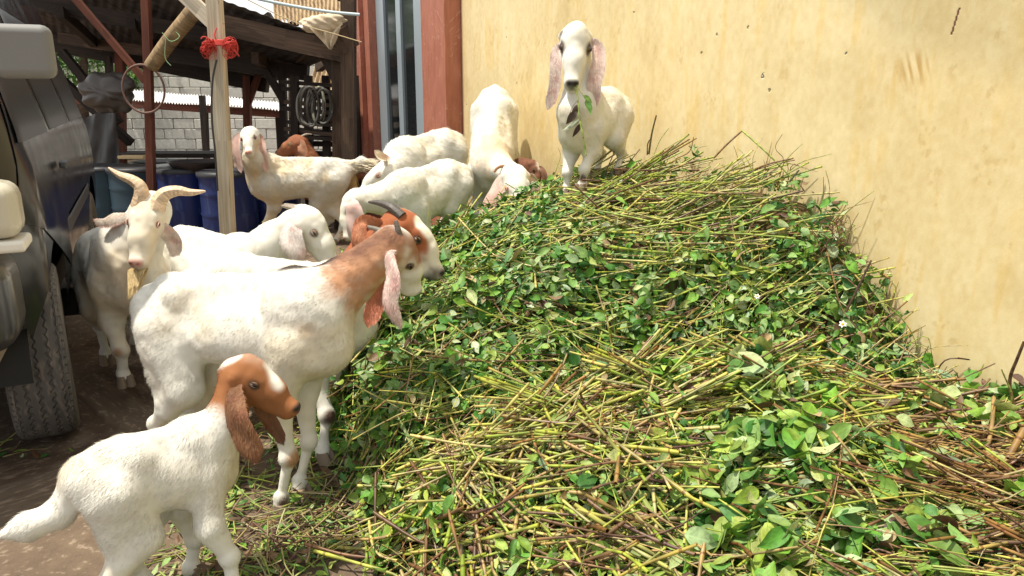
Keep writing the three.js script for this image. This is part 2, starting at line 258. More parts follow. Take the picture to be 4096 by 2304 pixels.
function earGeo(pts, widths, nrm, cup, cIn, cOut, seed) {
  const c = new THREE.CatmullRomCurve3(pts, false, 'centripetal'), N = 18, M = 8, pos = [], col = [], idx = [], th = 0.0022;
  for (let side = 0; side < 2; side++) for (let i = 0; i <= N; i++) {
    const t = i / N, p = c.getPointAt(t), tg = c.getTangentAt(t); const nn = nrm.clone().addScaledVector(tg, -nrm.dot(tg)).normalize(), ac = new THREE.Vector3().crossVectors(tg, nn).normalize();
    const f = t * (widths.length - 1), a = Math.min(widths.length - 2, Math.floor(f)); let w = widths[a] + (widths[a + 1] - widths[a]) * (f - a); w *= Math.sqrt(clamp((1 - t) * 9, 0.02, 1));
    for (let j = 0; j <= M; j++) {
      const u = j / M * 2 - 1, edge = 1 - u * u, wave = 0.06 * w * Math.sin(t * 9 + seed + u * 2);
      const q = p.clone().addScaledVector(ac, u * w / 2).addScaledVector(nn, cup * w * (u * u - 0.35) + wave + (side ? -1 : 1) * th * Math.sqrt(edge));
      pos.push(q.x, q.y, q.z); const k = 1 + 0.12 * n3(q.x * 60, q.y * 60, q.z * 60), m = (side ? cOut : cIn).map(v => v * (1.06 - 0.16 * Math.pow(Math.cos(u * 2.6 + t), 2)) + (0.78 - v) * 0.22 * sst(0.6, 1, Math.abs(u)) * (v > 0.3 ? 1 : 0)), sp = sst(0.25, 0.5, n3(q.x * 38 + seed, q.y * 38, q.z * 38)) * 0.25;
      col.push(m[0] * k * (1 - sp * 0.4), m[1] * k * (1 - sp), m[2] * k * (1 - sp));
    }
  }
  const W1 = M + 1, off = (N + 1) * W1;
  for (let i = 0; i < N; i++) for (let j = 0; j < M; j++) { const a = i * W1 + j, b = a + 1, d = a + W1, e = d + 1; idx.push(a, b, d, b, e, d, off + a, off + d, off + b, off + b, off + d, off + e); }
  for (let i = 0; i < N; i++) for (const j of [0, M]) { const a = i * W1 + j, d = a + W1; idx.push(a, d, off + a, d, off + d, off + a); }
  const g = new THREE.BufferGeometry(); g.setAttribute('position', new THREE.Float32BufferAttribute(pos, 3)); g.setAttribute('color', new THREE.Float32BufferAttribute(col, 3)); g.setIndex(idx); g.computeVertexNormals(); return g;
}
function furOn(g, n, len) { // fine short hair lying down the ear
  const p = g.attributes.position, no = g.attributes.normal, co = g.attributes.color, ix = g.index, nt = ix.count / 3;
  return strands(n, () => { const t = Math.floor(R() * nt), I = [0, 1, 2].map(k => ix.getX(t * 3 + k)); let u = R(), v = R(); if (u + v > 1) { u = 1 - u; v = 1 - v; } const w = [1 - u - v, u, v], b = a => V(...[0, 1, 2].map(k => a.getComponent(I[0], k) * w[0] + a.getComponent(I[1], k) * w[1] + a.getComponent(I[2], k) * w[2])); const q = b(p), nn = b(no).normalize(), c = b(co), k = rr(0.75, 1.12); const d = V(rr(-.3, .3), -1, rr(-.3, .3)); d.addScaledVector(nn, -d.dot(nn)).normalize().addScaledVector(nn, rr(0.05, 0.2)).normalize(); return { p: q, d, len: len * rr(.6, 1.3), w: 0.0018, c: [c.x * k, c.y * k, c.z * k], n: nn.add(V(rr(-.3, .3), rr(-.3, .3), rr(-.3, .3))).normalize() }; });
}
function hornGeo(pts, r, taper) { const g = tube(pts, 1, 1, 28, 10, false), c = new THREE.CatmullRomCurve3(pts, false, 'centripetal'), p = g.attributes.position, q = V(); for (let i = 0; i <= 28; i++) { c.getPointAt(i / 28, q); const t = i / 28, k = r * (taper + (1 - taper) * Math.pow(1 - t, 0.75)); for (let j = 0; j <= 10; j++) { const m = i * 11 + j; p.setXYZ(m, q.x + (p.getX(m) - q.x) * k, q.y + (p.getY(m) - q.y) * k, q.z + (p.getZ(m) - q.z) * k); } } const n0 = 29 * 11, n1 = p.count; for (let m = n0; m < n1; m++) { const e = (m - n0) < (n1 - n0) / 2 ? 0 : 1; c.getPointAt(e, q); const k = r * (e ? taper : 1); p.setXYZ(m, q.x + (p.getX(m) - q.x) * k, q.y + (p.getY(m) - q.y) * k, q.z + (p.getZ(m) - q.z) * k); } g.computeVertexNormals(); return g; }
function strands(n, fn) { // loose tapering hairs: fn(i) -> {p, d, len, w, c}
  const pos = [], col = [], nor = [];
  for (let i = 0; i < n; i++) { const h = fn(i); if (!h) continue; const s = new THREE.Vector3().crossVectors(h.d, h.n || V(0, 0, 1)).normalize().multiplyScalar(h.w / 2), q = h.p.clone().addScaledVector(h.d, h.len); pos.push(h.p.x - s.x, h.p.y - s.y, h.p.z - s.z, h.p.x + s.x, h.p.y + s.y, h.p.z + s.z, q.x, q.y, q.z); for (let k = 0; k < 3; k++) { col.push(...h.c); const nn = h.n || V(0, 0, 1); nor.push(nn.x, nn.y, nn.z); } }
  const g = new THREE.BufferGeometry(); g.setAttribute('position', new THREE.Float32BufferAttribute(pos, 3)); g.setAttribute('normal', new THREE.Float32BufferAttribute(nor, 3)); g.setAttribute('color', new THREE.Float32BufferAttribute(col, 3)); return g;
}

function goat(label, sp) {
  const s = sp.s, Rp = A3(sp.R), Sp = A3(sp.S), U0 = V(0, 1, 0);
  const F = Sp.clone().sub(Rp).normalize(), L = new THREE.Vector3().crossVectors(U0, F).normalize(), U = new THREE.Vector3().crossVectors(F, L).normalize();
  const P = []; // primitives
  const cap = (a, b, ra, rb, k = 0.05, lat = 1) => P.push({ a: a.clone(), b: b.clone(), ra: ra * s, rb: rb * s, k: k * s, lat });
  const ball = (a, r, k = 0.04) => cap(a, a, r, r, k);
  const HL = [], hollow = (p, r) => HL.push([p.x, p.y, p.z, r * s, 0.09 * s]);
  const off = (p, f, u, l) => p.clone().addScaledVector(F, f * s).addScaledVector(U, u * s).addScaledVector(L, l * s);
  const mid = (t, f, u, l) => off(lerp3(Rp, Sp, t), f, u, l);
  const girth = (sp.girth || 1) * 0.97;
  cap(off(Rp, -0.02, 0.108, 0), off(Sp, 0, 0.122, 0), 0.044, 0.042, 0.05);
  cap(mid(0.12, 0, -0.005, 0), mid(0.85, 0, -0.015, 0), 0.116 * girth, 0.132 * girth, 0.06);
  cap(mid(0.2, 0, -0.04, 0), mid(0.8, 0, -0.055, 0), 0.102 * girth, 0.117, 0.05);
  cap(off(Rp, -0.06, 0.035, 0), off(Rp, 0.05, 0.02, 0), 0.09, 0.102, 0.06);
  for (const q of [-1, 1]) { ball(off(Rp, 0.05, 0.085, 0.066 * q), 0.036, 0.07); ball(off(Rp, -0.11, 0.045, 0.045 * q), 0.04, 0.05); cap(off(Sp, -0.01, 0.10, 0.055 * q), off(Sp, 0.04, -0.07, 0.085 * q), 0.04, 0.048, 0.03); if (sp.bony) hollow(mid(0.24, 0.01, 0.05, 0.16 * q), 0.05); }
  cap(off(Sp, 0.02, 0.05, 0), off(Sp, 0.03, -0.08, 0), 0.105, 0.105, 0.05); ball(off(Sp, 0, 0.125, 0), 0.042, 0.05); ball(off(Sp, 0.10, -0.07, 0), 0.085, 0.06);
  // head frame
  const poll = A3(sp.poll), e1 = A3(sp.nose).sub(poll).normalize(), len = sp.headLen;
  const hint = sp.hup ? V(...sp.hup) : U0; const e2 = hint.clone().addScaledVector(e1, -hint.dot(e1)).normalize(), e3 = new THREE.Vector3().crossVectors(e1, e2).normalize();
  const hp = (a, b, c = 0) => poll.clone().addScaledVector(e1, a * len).addScaledVector(e2, b * len).addScaledVector(e3, c * len);
  const hl = len / s;
  // neck
  const n0 = off(Sp, 0.09, 0.05, 0), n1 = hp(0.02, -0.16), nm = sp.neckMid ? A3(sp.neckMid) : lerp3(n0, n1, 0.5).addScaledVector(U0, -0.015 * s);
  const nf = sp.neckFat || 1;
  cap(n0, nm, 0.098 * nf, 0.074 * nf, 0.07); cap(nm, n1, 0.072 * nf, 0.060 * nf, 0.05);
  ball(off(Sp, 0.07, 0.09, 0), 0.06, 0.06);
  // skull
  const hc = (a, b, ra, rb, k) => P.push({ a, b, ra: ra * len, rb: rb * len, k: k * len, lat: 1 });
  hc(hp(0.08, -0.13), hp(0.22, -0.11), 0.225, 0.215, 0.16);
  hc(hp(0.15, -0.05), hp(0.62, -0.05), 0.165, 0.135, 0.16);
  hc(hp(0.36, 0.0), hp(0.52, 0.0), 0.125, 0.115, 0.16);
  hc(hp(0.58, -0.11), hp(0.91, -0.145), 0.152, 0.128, 0.12);
  hc(hp(0.2, -0.28, 0.05), hp(0.87, -0.25, 0.02), 0.13, 0.09, 0.10); hc(hp(0.2, -0.28, -0.05), hp(0.87, -0.25, -0.02), 0.13, 0.09, 0.10);
  for (const q of [-1, 1]) { hc(hp(0.26, 0.05, 0.145 * q), hp(0.38, 0.04, 0.14 * q), 0.052, 0.042, 0.06); hc(hp(0.06, -0.06, 0.20 * q), hp(0.06, -0.08, 0.22 * q), 0.06, 0.05, 0.07); hc(hp(0.95, -0.085, 0.038 * q), hp(0.95, -0.09, 0.038 * q), 0.046, 0.046, 0.05); hc(hp(0.34, -0.15, 0.12 * q), hp(0.5, -0.15, 0.09 * q), 0.085, 0.075, 0.08); }
  if (sp.bump) hc(hp(0.12, 0.1), hp(0.2, 0.09), sp.bump, sp.bump, 0.16);
  // legs
  const feet = {}, joints = {};
  for (const [nm2, fr, q] of [['FL', 1, 1], ['FR', 1, -1], ['HL', 0, 1], ['HR', 0, -1]]) {
    const hip = fr ? off(Sp, 0.03, -0.05, 0.07 * q) : off(Rp, -0.01, -0.02, 0.062 * q);
    let ft;
    if (sp.feet && sp.feet[nm2]) { ft = A3(sp.feet[nm2]); } else { ft = off(fr ? Sp : Rp, fr ? 0.03 : -0.07, 0, 0.085 * q); ft.y = standY(ft.x, ft.z); }
    if (sp.snap !== false) ft.y = standY(ft.x, ft.z) - (sp.sink || 0);
    feet[nm2] = ft; const H = V(F.x, 0, F.z).normalize(), o = (t, f, l = 0) => lerp3(hip, ft, t).addScaledVector(H, f * s).addScaledVector(L, l * s * q);
    const top = ft.clone(); top.y += 0.032 * s; const bl = sp.legFat || 1;
    if (fr) { const el = o(0.36, -0.035, 0.01), kn = o(0.655, 0.012), fe = o(0.90, -0.004); joints[nm2] = [kn, fe]; cap(hip, el, 0.07, 0.05, 0.04); cap(el, kn, 0.040 * bl, 0.024 * bl, 0.025); ball(kn, 0.032 * bl, 0.014); cap(kn, fe, 0.0195 * bl, 0.0175 * bl, 0.012); ball(fe, 0.0255 * bl, 0.012); cap(fe, top, 0.022 * bl, 0.025 * bl, 0.012); }
    else { const st = o(0.36, 0.085, 0.02), ho = o(0.645, -0.055), fe = o(0.90, -0.012); joints[nm2] = [ho, fe]; cap(hip, st, 0.092, 0.060, 0.04); cap(off(hip, -0.05, 0, 0), lerp3(st, ho, 0.55), 0.066, 0.036, 0.05); cap(st, ho, 0.050 * bl, 0.025 * bl, 0.03); ball(ho, 0.031 * bl, 0.015); cap(ho, fe, 0.0195 * bl, 0.0175 * bl, 0.012); ball(fe, 0.0255 * bl, 0.012); cap(fe, top, 0.022 * bl, 0.025 * bl, 0.012); }
  }
  // tail
  const tl = (sp.tail || [[-0.15, 0.06, 0], [-0.20, 0.03, 0], [-0.22, -0.04, 0]]), tp = [off(Rp, -0.10, 0.08, 0), ...(sp.tailPts ? sp.tailPts.map(A3) : tl.map(a => off(Rp, ...a)))], tr = sp.tailR || [0.035, 0.028, 0.022, 0.014, 0.01];
  for (let i = 0; i < tp.length - 1; i++) cap(tp[i], tp[i + 1], tr[i], tr[i + 1], 0.03);
  if (sp.extra) sp.extra({ cap, ball, off, mid, hp, hc, Rp, Sp });
  // distance field
  const n = P.length, Q = P.map(p => { const dx = p.b.x - p.a.x, dy = p.b.y - p.a.y, dz = p.b.z - p.a.z, l = dx * dx + dy * dy + dz * dz; return [p.a.x, p.a.y, p.a.z, dx, dy, dz, l > 1e-9 ? 1 / l : 0, p.ra, p.rb - p.ra, Math.max(p.k, 1e-4)]; });
  const sdf = (x, y, z) => {
    let d = 1e3;
    for (let i = 0; i < n; i++) {
      const q = Q[i]; const px = x - q[0], py = y - q[1], pz = z - q[2]; let t = (px * q[3] + py * q[4] + pz * q[5]) * q[6]; t = t < 0 ? 0 : t > 1 ? 1 : t;
      const ax = px - t * q[3], ay = py - t * q[4], az = pz - t * q[5], e = Math.sqrt(ax * ax + ay * ay + az * az) - q[7] - t * q[8], k = q[9];
      const h = k - Math.abs(d - e); d = (d < e ? d : e) - (h > 0 ? h * h / k * 0.25 : 0);
    }
    for (const q of HL) { const e = q[3] - Math.hypot(x - q[0], y - q[1], z - q[2]), k = q[4], h = k - Math.abs(d - e); d = (d > e ? d : e) + (h > 0 ? h * h / k * 0.25 : 0); }
    return d;
  };
  const field = (x, y, z) => { const d = sdf(x, y, z); return d > 0.03 ? d : d + 0.0035 * s * n3(x * 17, y * 17, z * 17) + 0.002 * s * n3(x * 40, y * 40, z * 40); };
  // grid, finer round the head
  const res = sp.res || 0.011, fine = sp.fine || 0.0055, lo = V(1e3, 1e3, 1e3), hi = V(-1e3, -1e3, -1e3), hlo = V(1e3, 1e3, 1e3), hhi = V(-1e3, -1e3, -1e3);
  for (const p of P) for (const e of [p.a, p.b]) { const r = Math.max(p.ra, p.rb) + 0.03; lo.min(V(e.x - r, e.y - r, e.z - r)); hi.max(V(e.x + r, e.y + r, e.z + r)); }
  for (const a of [0, 0.5, 1]) for (const b of [-0.35, 0.1]) for (const c of [-0.25, 0.25]) { hlo.min(hp(a, b, c)); hhi.max(hp(a, b, c)); }
  const axis = (a, b, h0, h1) => { const o = []; let x = a; while (x < b) { o.push(x); x += (x > h0 - 0.02 && x < h1 + 0.02) ? fine : res; } o.push(x); return o; };
  const { pos, idx } = surfaceNets(field, axis(lo.x, hi.x, hlo.x, hhi.x), axis(lo.y, hi.y, hlo.y, hhi.y), axis(lo.z, hi.z, hlo.z, hhi.z));
  const nv = pos.length / 3, nor = new Float32Array(nv * 3), col = new Float32Array(nv * 3);
  // eyes sit in the surface of the skull
  const eyes = [];
  for (const q of [-1, 1]) { let t = 0.05; for (; t < 0.4; t += 0.004) { const p = hp(0.345, -0.09 + 0.40 * t, 0.9 * t * q); if (sdf(p.x, p.y, p.z) > 0) break; } t -= 0.024; eyes.push({ c: hp(0.345, -0.09 + 0.40 * t, 0.9 * t * q), r: 0.060 * len * (sp.eyeR || 1), q }); }
  // coat colour: patches of pigment, plus dark paint for the muzzle recesses
  const coat = sp.coat || WHITE, warm = sp.warm || [0.73, 0.665, 0.535], patches = [];
  const patch = (pts, r, soft, c, ns = 0.25) => patches.push({ pts, r, soft, c, ns });
  const ctx = { hp, off, mid, patch, poll, Rp, Sp, n0, n1, nm, feet, joints, len, s, F, L, U };
  if (sp.paint) sp.paint(ctx);
  const nc = sp.noseC || PINK;
  patch([hp(0.99, -0.07, 0.05), hp(0.99, -0.07, -0.05)], 0.062 * len, 0.04 * len, nc, 0.1);
  for (const q of [-1, 1]) { patch([hp(1.0, -0.06, 0.045 * q), hp(0.97, -0.085, 0.085 * q)], 0.018 * len, 0.012 * len, nc === DARK ? [0.012, 0.01, 0.01] : [0.22, 0.08, 0.06], 0.05); patch([hp(0.98, -0.20, 0.0), hp(0.90, -0.20, 0.075 * q), hp(0.74, -0.19, 0.105 * q)], 0.011 * len, 0.012 * len, nc === DARK ? [0.02, 0.018, 0.016] : [0.30, 0.14, 0.10], 0.05); }  // nostril openings and mouth groove are not cut; their dark is painted in
  for (const e of eyes) patch([e.c], e.r * (sp.rimR || 1.25), e.r * 0.35 * (sp.rimR || 1), sp.rim || [0.30, 0.17, 0.13], 0.1);
  const tmp = V(), ab = V(), pt = V();
  const e = 0.004;
  for (let i = 0; i < nv; i++) {
    const x = pos[i * 3], y = pos[i * 3 + 1], z = pos[i * 3 + 2]; pt.set(x, y, z);
    tmp.set(field(x + e, y, z) - field(x - e, y, z), field(x, y + e, z) - field(x, y - e, z), field(x, y, z + e) - field(x, y, z - e)).normalize();
    nor[i * 3] = tmp.x; nor[i * 3 + 1] = tmp.y; nor[i * 3 + 2] = tmp.z;
    const k = sst(-0.1, 0.5, fbm(x * 7 + 3, y * 7, z * 7, 3)), g = 1 + 0.05 * n3(x * 45, y * 45, z * 45); let c = [0, 1, 2].map(m => (coat[m] + (warm[m] - coat[m]) * k) * g);
    const nz = n3(x * 26, y * 26, z * 26) + 0.5 * n3(x * 70, y * 70, z * 70);
    for (const p of patches) {
      let d = 1e3;
      if (p.pts.length === 1) d = pt.distanceTo(p.pts[0]); else for (let m = 0; m < p.pts.length - 1; m++) { ab.subVectors(p.pts[m + 1], p.pts[m]); const t = clamp(tmp.subVectors(pt, p.pts[m]).dot(ab) / ab.lengthSq(), 0, 1); d = Math.min(d, tmp.copy(p.pts[m]).addScaledVector(ab, t).distanceTo(pt)); }
      const w = 1 - sst(p.r - p.soft, p.r + p.soft, d + nz * p.ns * p.soft * 1.5); if (w > 0) c = c.map((v, m) => v + (p.c[m] * g - v) * w);
    }
    col[i * 3] = c[0]; col[i * 3 + 1] = c[1]; col[i * 3 + 2] = c[2];
  }
  const g = new THREE.BufferGeometry(); g.setAttribute('position', new THREE.Float32BufferAttribute(pos, 3)); g.setAttribute('normal', new THREE.BufferAttribute(nor, 3)); g.setAttribute('color', new THREE.BufferAttribute(col, 3)); g.setIndex(idx);
  const root = thing('goat', label, 'goat', 'goats round the fodder heap');
  part(root, 'body', g, skinMat);
  // coat of short hairs lying back along the body
  if (sp.fur) {
    const area = [], tot = { v: 0 }, A = V(), B = V(), D = V(), nt = idx.length / 3;
    for (let i = 0; i < nt; i++) { A.fromArray(pos, idx[i * 3] * 3); B.fromArray(pos, idx[i * 3 + 1] * 3); D.fromArray(pos, idx[i * 3 + 2] * 3); tot.v += B.sub(A).cross(D.sub(A)).length(); area.push(tot.v); }
    const back = F.clone().multiplyScalar(-1), bellyY = Math.min(Rp.y, Sp.y) - 0.16 * s;
    const hg = strands(sp.fur, () => {
      const r = R() * tot.v; let a = 0, b = nt - 1; while (a < b) { const m = (a + b) >> 1; area[m] < r ? a = m + 1 : b = m; }
      const i0 = idx[a * 3], i1 = idx[a * 3 + 1], i2 = idx[a * 3 + 2]; let u = R(), v = R(); if (u + v > 1) { u = 1 - u; v = 1 - v; } const w = 1 - u - v;
      const gx = (arr, m) => arr[i0 * 3 + m] * w + arr[i1 * 3 + m] * u + arr[i2 * 3 + m] * v;
      const p = V(gx(pos, 0), gx(pos, 1), gx(pos, 2)), nn = V(gx(nor, 0), gx(nor, 1), gx(nor, 2)).normalize(); let c = [gx(col, 0), gx(col, 1), gx(col, 2)];
      const hd = p.distanceTo(hp(0.5, -0.1)) / len; if (hd < 0.62 && R() < 0.25) return null;
      for (const q of eyes) if (p.distanceTo(q.c) < q.r * 1.9) return null;
      if (p.distanceTo(hp(1, -0.12)) < 0.17 * len) return null;
      const low = sst(bellyY, bellyY - 0.12 * s, p.y);
      let d = back.clone().multiplyScalar(0.75 * (1 - low)).addScaledVector(U0, -0.55 - 0.5 * low); const hw = 1 - sst(0.5, 0.8, hd); d.lerp(e1.clone().multiplyScalar(-1), hw);
      d.x += 0.35 * n3(p.x * 9, p.y * 9, p.z * 9) + rr(-.15, .15); d.y += 0.35 * n3(p.x * 9 + 40, p.y * 9, p.z * 9) + rr(-.15, .15); d.z += rr(-.2, .2);
      d.addScaledVector(nn, -d.dot(nn)).normalize().addScaledVector(nn, rr(0.06, 0.24)).normalize();
      let ln = (sp.hair || 0.02) * rr(0.75, 1.35); ln *= 1 - 0.62 * hw; ln *= 1 - 0.4 * low; if (sp.long) for (const q of sp.long(ctx)) if (p.distanceTo(q[0]) < q[1]) { ln *= q[2]; }
      const k = rr(0.88, 1.07); c = c.map(x => Math.min(0.86, x * k));
      return { p: p.addScaledVector(nn, -0.0015), d, len: ln, w: (sp.hairW || 0.0022) * rr(0.7, 1.2), c, n: nn.addScaledVector(V(rr(-.24, .24), rr(-.24, .24), rr(-.24, .24)), 1).normalize() };
    });
    part(root, 'coat', hg, hairMat);
  }
  for (const q of eyes) {
    const eg = new THREE.SphereGeometry(q.r, 20, 14); eg.translate(q.c.x, q.c.y, q.c.z); const em = part(root, 'eye', eg, sp.eye === 'pale' ? eyePale : sp.eye === 'dark' ? eyeDark : eyeWhite);
    const out = e3.clone().multiplyScalar(q.q).addScaledVector(e1, 0.25).addScaledVector(e2, 0.38).normalize(); const pg = new THREE.SphereGeometry(q.r, 12, 8); pg.scale(0.55, 0.30, 0.2); const m = new THREE.Matrix4().makeBasis(e1.clone().addScaledVector(out, -e1.dot(out)).normalize(), new THREE.Vector3().crossVectors(out, e1.clone().addScaledVector(out, -e1.dot(out)).normalize()), out); pg.applyMatrix4(m); pg.translate(q.c.x + out.x * q.r * 0.88, q.c.y + out.y * q.r * 0.88, q.c.z + out.z * q.r * 0.88); part(em, 'pupil', pg, eyeDark);
    // upper and lower lid as thin rolled rims
    const lids = []; for (const sg of [1, -1]) { const pts = []; for (let a = -1; a <= 1.001; a += 0.25) { const an = a * 1.15; const dir = out.clone().multiplyScalar(Math.cos(an) * 0.93).addScaledVector(e1, Math.sin(an) * 1.0).addScaledVector(e2, sg * (0.42 - 0.30 * a * a) + 0.03).normalize(); pts.push(q.c.clone().addScaledVector(dir, q.r * 1.05)); } lids.push(tube(pts, q.r * 0.2, q.r * 0.2, 10, 6)); }
    const lc = sp.lid || sp.rim || [0.34, 0.20, 0.16]; part(em, 'eyelid', mergeGeometries(lids.map(l => l.index ? l.toNonIndexed() : l)), mat(...lc, 0.6));
  }
  (sp.ears || []).forEach((ea, i) => { const em = part(root, 'ear', earGeo([lerp3(hp(0.06, -0.08, 0), A3(ea.p[0]), 0.55), ...ea.p.map(A3)], ea.w, V(...ea.n), ea.cup ?? 0.12, ea.cin || PINK, ea.cout || [0.78, 0.66, 0.58], i * 3 + sp.s * 7), earMat); if (sp.fur > 25000) part(em, 'ear_hair', furOn(em.geometry, 3500, 0.011), hairMat); });
  for (const ho of sp.horns || []) part(root, 'horn', hornGeo(ho.p.map(A3), ho.r, ho.taper ?? 0.25), hornMat(ho.c || [0.20, 0.17, 0.14]));
  for (const key of ['FL', 'FR', 'HL', 'HR']) { // cloven hoof
    const ft = feet[key], hs = s * (sp.legFat || 1), dirF = V(F.x, 0, F.z).normalize(), dirL = L; const gs = [];
    for (const q of [-1, 1]) { const b = new THREE.CylinderGeometry(0.019 * hs, 0.026 * hs, 0.04 * hs, 10); b.scale(0.72, 1, 1.25); const p = b.attributes.position; for (let i = 0; i < p.count; i++) if (p.getY(i) < 0) p.setZ(i, p.getZ(i) + 0.012 * hs); b.applyMatrix4(new THREE.Matrix4().makeBasis(dirL, V(0, 1, 0), dirF)); b.translate(ft.x + dirL.x * 0.0155 * hs * q + dirF.x * 0.01 * hs, ft.y + 0.02 * hs, ft.z + dirL.z * 0.0155 * hs * q + dirF.z * 0.01 * hs); b.computeVertexNormals(); gs.push(b); }
    part(root, 'hoof', mergeGeometries(gs), sp.hoofC ? mat(...sp.hoofC, 0.6) : hoofMat);
  }
  if (sp.beard) { const [p0, p1] = sp.beard.p.map(A3), w = sp.beard.w; part(root, 'beard', strands(sp.beard.n, () => { const t = Math.pow(R(), 1.5) * 0.6, p = lerp3(p0, p1, t); p.x += rr(-w, w) * (1 - t * 0.8); p.z += rr(-w, w) * 0.6; const d = p1.clone().add(V(rr(-w, w) * .5, 0, rr(-w, w) * .5)).sub(p), l = d.length(); d.normalize(); const k = rr(0.8, 1.08); return { p, d, len: l * rr(0.6, 1), w: 0.006, c: (sp.beard.c || CREAM).map(x => x * k), n: V(rr(-.6, .6), 0.3, 0.8).normalize() }; }), hairMat); }
  if (sp.tuft) sp.tuft.forEach(t => part(root, 'tail_hair', strands(t.n, () => { const a = A3(t.a), b = A3(t.b), u = R(), p = lerp3(a, b, u * 0.8); p.x += rr(-t.w, t.w); p.y += rr(-t.w, t.w); p.z += rr(-t.w, t.w); const d = b.clone().sub(a).normalize().add(V(rr(-t.sp, t.sp), rr(-t.sp, t.sp) - 0.15, rr(-t.sp, t.sp))).normalize(); const k = rr(0.8, 1.05); return { p, d, len: t.len * rr(0.5, 1), w: t.hw || 0.004, c: (t.c || WHITE).map(x => x * k), n: V(rr(-.5, .5), 0.6, 0.6).normalize() }; }), hairMat));
  return root;
}
// ---------- the goats ----------
const kidBrown = [0.30, 0.115, 0.038];
goat('small white kid with brown head and ears, nearest the camera', {
  s: 0.65, R: [288, 1210, 1.60], S: [478, 1160, 1.72], poll: [602, 918, 1.80], nose: [742, 1005, 1.79], headLen: 0.185, hup: [0.25, 1, 0.1], neckMid: [570, 1050, 1.77], neckFat: 0.95, legFat: 1.4, fur: 60000, hair: 0.017, res: 0.008, fine: 0.0042, girth: 0.97,
  feet: { HL: [420, 1540, 1.68], HR: [300, 1590, 1.56], FL: [490, 1505, 1.76], FR: [600, 1535, 1.66] },
  tailPts: [[150, 1290, 1.54], [70, 1325, 1.50], [10, 1345, 1.47]], tailR: [0.042, 0.048, 0.046, 0.02], noseC: DARK, rim: [0.10, 0.05, 0.03], lid: [0.06, 0.035, 0.025], eye: 'amber', bump: 0.13,
  paint: c => {
    c.patch([c.hp(-0.15, -0.25), c.hp(0.9, -0.12)], 0.50 * c.len, 0.02, kidBrown, 0.2); c.patch([c.hp(0.0, -0.2), c.hp(-0.42, -0.42)], 0.36 * c.len, 0.015, kidBrown, 0.2);
    c.patch([c.hp(0.34, 0.16, -0.03), c.hp(0.6, 0.12, 0.06)], 0.085 * c.len, 0.010, WHITE, 0.3); c.patch([c.hp(-0.10, 0.13, 0.06), c.hp(-0.22, 0.0, 0.10)], 0.095 * c.len, 0.010, WHITE, 0.3);
    c.patch([c.hp(0.33, -0.03, -0.2), c.hp(0.72, -0.11, -0.17)], 0.06 * c.len, 0.01, [0.42, 0.24, 0.14], 0.2); c.patch([c.hp(0.86, -0.13, -0.06), c.hp(0.8, -0.2, -0.08)], 0.08 * c.len, 0.014, [0.16, 0.075, 0.045]); c.patch([c.hp(-0.28, -0.3, 0.28), c.hp(-0.4, -0.4, 0.3)], 0.1 * c.len, 0.02, WHITE);
  },
  ears: [
    { p: [[588, 985, 1.74], [590, 1045, 1.69], [620, 1110, 1.67], [645, 1158, 1.665]], w: [0.03, 0.058, 0.072, 0.068, 0.055], n: [-0.25, 0.1, 1], cup: -0.10, cin: [0.23, 0.10, 0.042], cout: [0.22, 0.09, 0.04] },
    { p: [[660, 1030, 1.86], [685, 1065, 1.88], [712, 1112, 1.89]], w: [0.02, 0.035, 0.035, 0.025], n: [0.6, 0.1, 0.8], cin: [0.20, 0.09, 0.05], cout: [0.25, 0.1, 0.05] }],
});
